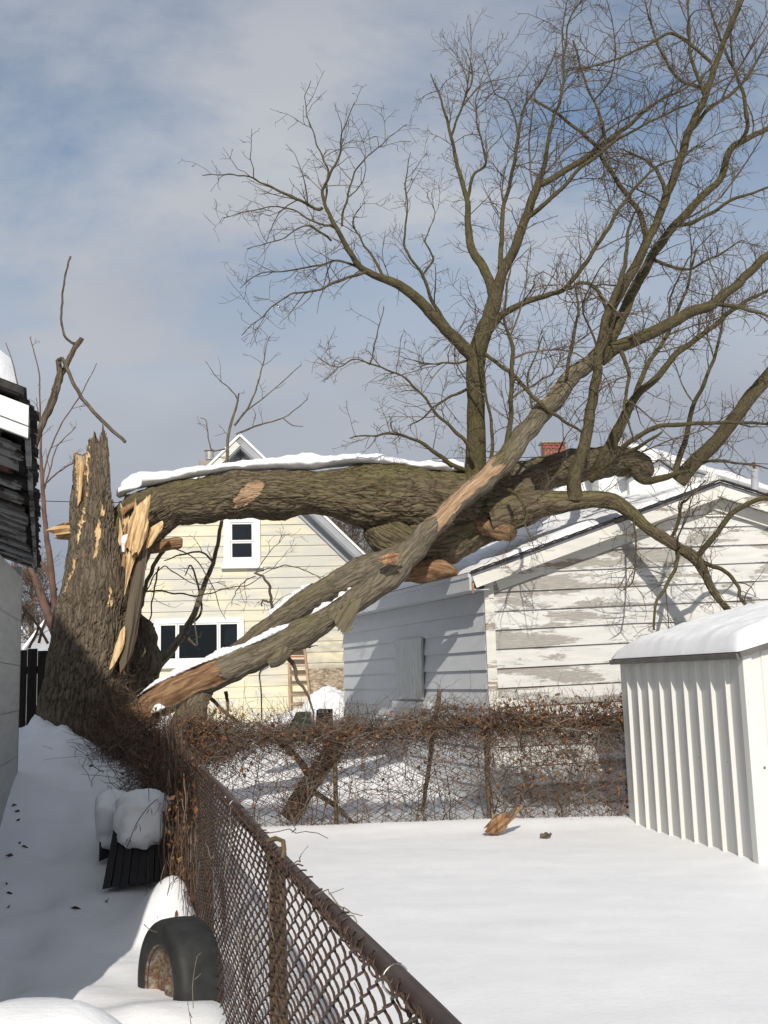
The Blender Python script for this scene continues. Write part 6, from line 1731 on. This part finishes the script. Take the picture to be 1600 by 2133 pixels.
# grass blades by the tyre
polys = []
for (x, y, x1, y1, Yd) in ((400, 2120, 392, 2090, 4.3), (398, 2133, 390, 2085, 4.3), (403, 2100, 407, 2010, 4.6), (407, 2010, 419, 1985, 4.62), (405, 2040, 418, 2028, 4.62), (300, 1925, 328, 1942, 5.4)):
    a = P(x, y, Yd); b_ = P(x1, y1, Yd); polys.append((catmull([a, (a + b_) / 2 + rng.normal(0, .006, 3), b_], 5), np.linspace(.0022, .001, 5)))
q = MB(); batch(q, polys, 4); obj('dry_grass', q, M['vine_grey'], kind='stuff', label='dry grass blades standing in the snow by the car wheel')

# leaf litter on the lane snow
lit = []
for (x, y) in ((36, 1690), (30, 1678), (38, 1708), (40, 1756), (52, 1764), (20, 1782), (190, 1596), (208, 1606), (255, 1612), (330, 1912), (20, 1860), (14, 1840), (18, 1888), (222, 1876), (158, 1892)):
    r_ = ray(x, y); t_ = np.linspace(3, 14, 800); pp_ = EYE[None] + r_[None] * (t_ / r_[1])[:, None]
    hit = np.where(pp_[:, 2] < ground(pp_[:, 0], pp_[:, 1]) + .01)[0]
    if len(hit): lit.append(pp_[hit[0]])
q = MB()
for p_ in lit:
    s_ = rng.uniform(.014, .03); a = rng.uniform(0, 6.28); u1 = np.array([math.cos(a), math.sin(a), .15]) * s_ * 1.3; u2 = np.array([-math.sin(a), math.cos(a), .3]) * s_ * .6
    q.add([p_ + u1, p_ + u2 + [0, 0, s_ * .5], p_ - u1, p_ - u2, p_ + [0, 0, -.01]], f3=[(0, 1, 4), (1, 2, 4), (2, 3, 4), (3, 0, 4)])
obj('leaf_litter', q, M['vine_dark'], kind='stuff', label='dark curled leaves scattered on the shaded lane snow')

# ================================================================== SPLINTER and dark clump on the yard snow
sc_ = PZ(1038, 1736, .02); 
chip = thing('wood_splinter', sc_, 'orange-brown torn wood splinter stuck upright in the yard snow', 'wood piece')
slab('heartwood', [(1014, 1732), (1020, 1710), (1034, 1696), (1042, 1704), (1052, 1690), (1062, 1700), (1070, 1684), (1076, 1694), (1062, 1714), (1052, 1728), (1038, 1737)], sc_[1], .12, M['wood_br'], chip, jag=1.0, sub=5)
slab('bark_edge', [(1022, 1716), (1030, 1704), (1036, 1716), (1030, 1736), (1018, 1738)], sc_[1] + .05, .08, M['wood'], chip, jag=.8, sub=5)
slab('dark_tip', [(1058, 1696), (1070, 1682), (1074, 1690), (1064, 1706)], sc_[1] - .05, .05, M['bark'], chip, jag=.6, sub=4)
dc = PZ(1138, 1746, .0)
cl = thing('dark_clod', dc, 'small dark clod of bark lying alone on the yard snow', 'bark piece')
for k, (x, y, w_, h_) in enumerate(((1138, 1742, 9, 7), (1130, 1742, 5, 4), (1145, 1738, 4, 4))):
    c = P(x, y, dc[1]); q = MB(); p, r = limb_pts([(x - w_, y + 2, dc[1], 1), (x - w_ * .4, y, dc[1], h_ * .8), (x + w_ * .3, y - 1, dc[1], h_ * .9), (x + w_, y, dc[1], 1)], 14)
    tube(q, p, r, 14, lumps(.014, .05, k * 3)); obj('bark_lump', q, M['bark'], cl, smooth=False)

# ================================================================== SAPLINGS, BRUSH AND BACKGROUND TREES
def small_tree(name, label, cat, specs, mat, dens, lv=1, lm=(.15, .6), group=None, tw_mat=None, up=.5, flat=.75, wigg=.01):
    base = P(*specs[0][0][:3]); root = thing(name, base, label, cat, group)
    L_ = []
    for sp2 in specs:
        n = max(12, len(sp2) * 8); p, r = limb_pts(sp2, n); ll = np.linspace(0, len(sp2) * 1.6, n); sd_ = rng.uniform(0, 40); p = p + np.stack([perlin(ll + sd_, ll * 0 + 1), .5 * perlin(ll + sd_, ll * 0 + 11), perlin(ll + sd_, ll * 0 + 21)], 1) * wigg; mb = MB(); tube(mb, p, r, 9, lumps(max(.002, r.mean() * .12), max(.06, r.mean() * 2), rng.uniform(0, 9)))
        obj('stem', mb, M[mat], root, smooth=True); L_.append((p, r))
    t_ = []
    for p, r in L_: side_twigs(p, r, dens, lm[0], lm[1], t_, lv, up, 6, .15, flat)
    if t_:
        mb = MB(); batch(mb, t_, 3); obj('twigs', mb, M[tw_mat or mat], root, kind='stuff', smooth=True)
    return root
small_tree('snapped_sapling', 'snapped bare sapling with its broken top hanging down above the left house', 'tree',
 [[(60, 1010, 12.9, 5), (72, 930, 12.9, 7), (90, 880, 12.85, 7.5), (108, 840, 12.8, 8.5), (120, 800, 12.8, 8), (124, 768, 12.8, 6), (122, 750, 12.8, 6)],
  [(112, 815, 12.85, 7), (130, 778, 12.85, 6), (150, 735, 12.9, 6), (165, 712, 12.9, 5.5), (171, 704, 12.9, 5)],
  [(158, 716, 12.9, 3.4), (146, 712, 12.85, 3), (134, 696, 12.8, 2.6), (128, 665, 12.8, 2.4), (131, 610, 12.75, 2.2), (138, 565, 12.7, 2), (147, 534, 12.7, 2.4)],
  [(122, 750, 12.7, 4), (130, 748, 12.6, 4), (140, 768, 12.5, 4), (162, 815, 12.4, 4), (195, 858, 12.3, 4), (225, 888, 12.25, 4), (261, 921, 12.2, 3.6)]], 'bark', .25, 0, (.05, .12))
small_tree('red_sapling', 'slender reddish sapling with long bare shoots between left house and broken trunk', 'tree',
 [[(118, 1300, 12.9, 5), (108, 1200, 12.9, 7), (98, 1120, 12.9, 5.5), (92, 1060, 12.9, 4.6), (88, 1000, 12.9, 4), (85, 930, 12.9, 2.6), (84, 860, 12.9, 1.8), (80, 770, 12.9, 1.4), (62, 702, 12.9, .9)],
  [(89, 1005, 12.9, 1.8), (100, 950, 12.85, 1.6), (130, 880, 12.8, 1.4), (170, 820, 12.8, 1.2), (201, 757, 12.8, .8)],
  [(92, 1020, 12.9, 1.8), (104, 980, 12.85, 1.5), (120, 930, 12.85, 1.2), (158, 890, 12.8, .8)],
  [(92, 1010, 12.9, 1.8), (120, 985, 12.8, 1.5), (165, 955, 12.75, 1.4), (200, 928, 12.7, 1.2), (222, 902, 12.7, .8)],
  [(88, 990, 12.9, 1.6), (76, 960, 12.9, 1.3), (70, 920, 12.9, 1.1)],
  [(84, 880, 12.9, 1.2), (78, 850, 12.9, 1), (76, 828, 12.9, .7)]], 'sapling', 3.2, 1, (.08, .35))
small_tree('leaning_sapling', 'thick pale sapling stem leaning left of the broken trunk over the board fence', 'tree',
 [[(118, 1330, 13.4, 9), (100, 1280, 13.4, 9), (84, 1235, 13.4, 8), (66, 1190, 13.4, 6), (52, 1165, 13.4, 4), (30, 1120, 13.4, 2)],
  [(40, 1330, 13.6, 5), (36, 1280, 13.6, 4.5), (32, 1220, 13.6, 3.6), (30, 1160, 13.6, 2)],
  [(118, 1230, 13.2, 3), (90, 1180, 13.2, 2.6), (60, 1160, 13.2, 2), (30, 1170, 13.2, 1.2)]], 'sapling', 7, 2, (.2, .8), up=.2)
small_tree('reddish_brush', 'tangle of reddish brush behind the dark board fence', 'shrub',
 [[(30, 1350, 14, 3), (50, 1280, 14, 2.4), (90, 1230, 14, 1.4)], [(60, 1350, 14, 3), (80, 1300, 14, 2.4), (60, 1200, 14, 1.2)], [(100, 1340, 14, 3), (70, 1290, 14, 2.4), (30, 1250, 14, 1.2)], [(110, 1300, 14, 3), (80, 1250, 14, 2.4), (25, 1220, 14, 1.2)], [(80, 1340, 14, 3), (110, 1220, 14, 2.2), (60, 1130, 14, 1)]], 'sapling', 12, 2, (.2, .6), up=.1, tw_mat='twig')
small_tree('distant_sapling', 'thin bare shoots rising over the snowy roof at the left edge', 'tree',
 [[(45, 900, 14, 1.6), (38, 812, 14, 1.4), (28, 760, 14, 1.1), (12, 714, 14, .8)], [(-20, 900, 14, 1.6), (-6, 800, 14, 1), (2, 770, 14, .8)]], 'sapling', .2, 0, (.05, .1))
small_tree('young_tree', 'young bare tree with curving branches in front of the yellow house', 'tree',
 [[(318, 1420, 13.8, 11), (327, 1392, 13.8, 10), (350, 1362, 13.8, 9), (384, 1317, 13.8, 8), (402, 1284, 13.8, 6.5), (425, 1220, 13.8, 5.4), (444, 1171, 13.8, 4.6), (459, 1104, 13.8, 4), (470, 1000, 13.9, 3.6), (477, 900, 14, 3), (492, 850, 14, 2.4), (497, 820, 14, 1.6)],
  [(488, 885, 14, 2.6), (510, 860, 14, 2.2), (532, 815, 14, 1.8), (545, 770, 14, 1.4), (560, 700, 14, .7)],
  [(492, 905, 14, 2.2), (540, 885, 14, 1.8), (590, 870, 14, 1.4), (642, 832, 14, .8)],
  [(590, 872, 14, 1.3), (610, 886, 14, 1), (632, 888, 14, .7)],
  [(470, 935, 13.9, 1.8), (440, 935, 13.9, 1.4), (430, 880, 13.9, 1.1), (418, 870, 13.9, .7)],
  [(497, 835, 14, 1.6), (480, 810, 14, 1.2), (455, 790, 14, 1), (428, 752, 14, .6)],
  [(505, 862, 14, 1.6), (560, 820, 14, 1.2), (628, 760, 14, .7)],
  [(444, 1171, 13.8, 2.4), (420, 1150, 13.7, 2), (380, 1155, 13.7, 1.8), (342, 1168, 13.6, 1)],
  [(390, 1305, 13.8, 3), (420, 1270, 13.9, 2.4), (400, 1180, 14, 1.8), (385, 1200, 14, 1)],
  [(384, 1317, 13.8, 2.4), (410, 1345, 13.7, 2), (405, 1290, 13.6, 1.4)]], 'bark_grey', 2.6, 1, (.15, .6), tw_mat='twig')
small_tree('bent_bush', 'wiry bush of arching bare stems against the yellow house wall', 'shrub',
 [[(283, 1300, 13.4, 1.86), (300, 1235, 13.4, 1.86), (360, 1236, 13.4, 1.74), (425, 1239, 13.4, 1.55), (470, 1226, 13.4, 1.24), (511, 1220, 13.4, 1.12), (560, 1190, 13.4, 0.74), (600, 1148, 13.4, 0.50)],
  [(300, 1240, 13.4, 1.36), (340, 1180, 13.4, 1.24), (400, 1215, 13.4, 0.99), (470, 1212, 13.4, 0.62)],
  [(565, 1300, 13.2, 3.10), (566, 1255, 13.2, 3.10), (560, 1220, 13.2, 2.85), (548, 1200, 13.2, 2.48), (530, 1194, 13.2, 1.86)],
  [(530, 1194, 13.2, 1.49), (560, 1184, 13.2, 1.24), (610, 1180, 13.2, 1.12), (660, 1200, 13.2, 0.87), (690, 1220, 13.2, 0.50)],
  [(530, 1200, 13.2, 1.24), (500, 1220, 13.2, 1.12), (480, 1260, 13.2, 0.62)], [(534, 1190, 13.2, 1.12), (570, 1140, 13.2, 0.74), (605, 1110, 13.2, 0.43)],
  [(566, 1255, 13.2, 1.86), (548, 1251, 13.2, 1.86), (545, 1262, 13.2, 1.24)],
  [(342, 1145, 13, 4.34), (325, 1170, 13, 4.34), (309, 1205, 13, 4.34), (296, 1250, 13, 4.34), (286, 1300, 13, 4.34)],
  [(330, 1180, 13, 1.86), (318, 1250, 12.9, 1.61), (305, 1330, 12.9, 1.24), (312, 1390, 12.9, 0.87)],
  [(360, 1136, 13, 1.49), (420, 1180, 13.2, 1.24), (470, 1290, 13.2, 0.74)]], 'twig', 4.5, 1, (.12, .5), up=.05, wigg=.028)
small_tree('dangling_stem', 'bent bare stem hanging below the leaning limb in front of the ladder', 'shrub',
 [[(596, 1365, 12.2, 5), (615, 1392, 12.3, 4), (618, 1415, 12.3, 3.4), (640, 1445, 12.3, 2.8), (652, 1485, 12.3, 2), (655, 1530, 12.3, 1.6)], [(640, 1330, 12.2, 2.4), (641, 1347, 12.2, 2.2), (650, 1346, 12.2, 1.2), (662, 1345, 12.2, .8)], [(470, 1440, 12.3, 4), (475, 1470, 12.3, 3), (472, 1500, 12.3, 2.4)], [(440, 1455, 12.3, 4), (470, 1485, 12.3, 3.6), (505, 1510, 12.3, 3)]], 'twig', 3, 1, (.08, .3), up=0)
# far bare trees seen in the gaps
def far_tree(x, Yd, h_px, ybase, label, n_main=9):
    b0 = P(x, ybase, Yd); root = thing('bare_tree', b0, label, 'tree', 'bare trees far behind the houses')
    hh = h_px * MPP(Yd); mb = MB(); p = np.array([b0, b0 + [0.1, 0, hh * .4], b0 + [.05, 0, hh * .95]]); pc = catmull(p, 16); rr = np.linspace(.16, .02, 16); tube(mb, pc, rr, 8); obj('trunk', mb, M['twig'], root, smooth=True)
    t_ = []; side_twigs(pc, rr * 2, n_main * 2.2 / hh * 4, hh * .2, hh * .55, t_, 2, .7, 6, .18, 1.0)
    mb = MB(); batch(mb, [(a, np.maximum(b_, .010)) for a, b_ in t_], 3); obj('twigs', mb, M['twig'], root, kind='stuff')
far_tree(735, 60, 170, 1240, 'far bare tree nearest the eave of the yellow house'); far_tree(785, 64, 190, 1250, 'far bare tree in the gap above the grey garage wall'); far_tree(690, 70, 150, 1230, 'far bare tree behind the roof edge of the yellow house')
far_tree(60, 50, 210, 1400, 'far bare tree beyond the board fence at the left edge'); far_tree(-10, 55, 200, 1400, 'far bare tree mostly cut off by the left edge')
# far roofs at the left
for (x0, x1, ya, ye, Yd, lb) in ((18, 62, 1300, 1330, 55, 'small distant white gable left, beyond the board fence'), (55, 150, 1290, 1350, 48, 'distant grey house with snowy roof seen beside the broken trunk')):
    hh_ = thing('distant_house', P((x0 + x1) / 2, 1400, Yd), lb, 'house')
    a = P(x0, ye, Yd); b_ = P(x1, ye, Yd); t_ = P((x0 + x1) / 2, ya, Yd); bk = np.array([0, 8.0, 0]); g0 = .3
    q = MB(); q.add([[a[0], a[1], g0], [b_[0], b_[1], g0], b_, t_, a], f3=[(0, 1, 2), (0, 2, 4), (4, 2, 3)]); obj('wall', q, M['far_grey'], hh_)
    for e_ in (a, b_):
        q = MB(); o_ = np.array([0, -.25, .0]); e2 = e_ + (e_ - t_) * .08; up_ = np.array([0, 0, .16]); q.hexa([t_ + o_, e2 + o_, t_ + bk, e2 + bk, t_ + o_ + up_, e2 + o_ + up_, t_ + bk + up_, e2 + bk + up_]); fixn(obj('roof', q, M['snow'], hh_))
# thin overhead line left of the trunk
ul_ = thing('overhead_line', P(100, 1044, 30), 'thin dark overhead wire behind the broken trunk', 'wire')
q = MB(); p = np.array([P(-60, 1040, 30), P(100, 1044, 30), P(260, 1047, 30), P(600, 1046, 30)]); tube(q, catmull(p, 24), np.full(24, .012), 5); obj('cable', q, M['bin'], ul_)
q = MB(); p = np.array([P(900, 955, 28), P(1100, 953, 28), P(1400, 960, 28), P(1700, 970, 28)]); tube(q, catmull(p, 24), np.full(24, .010), 5); obj('cable', q, M['bin'], ul_)
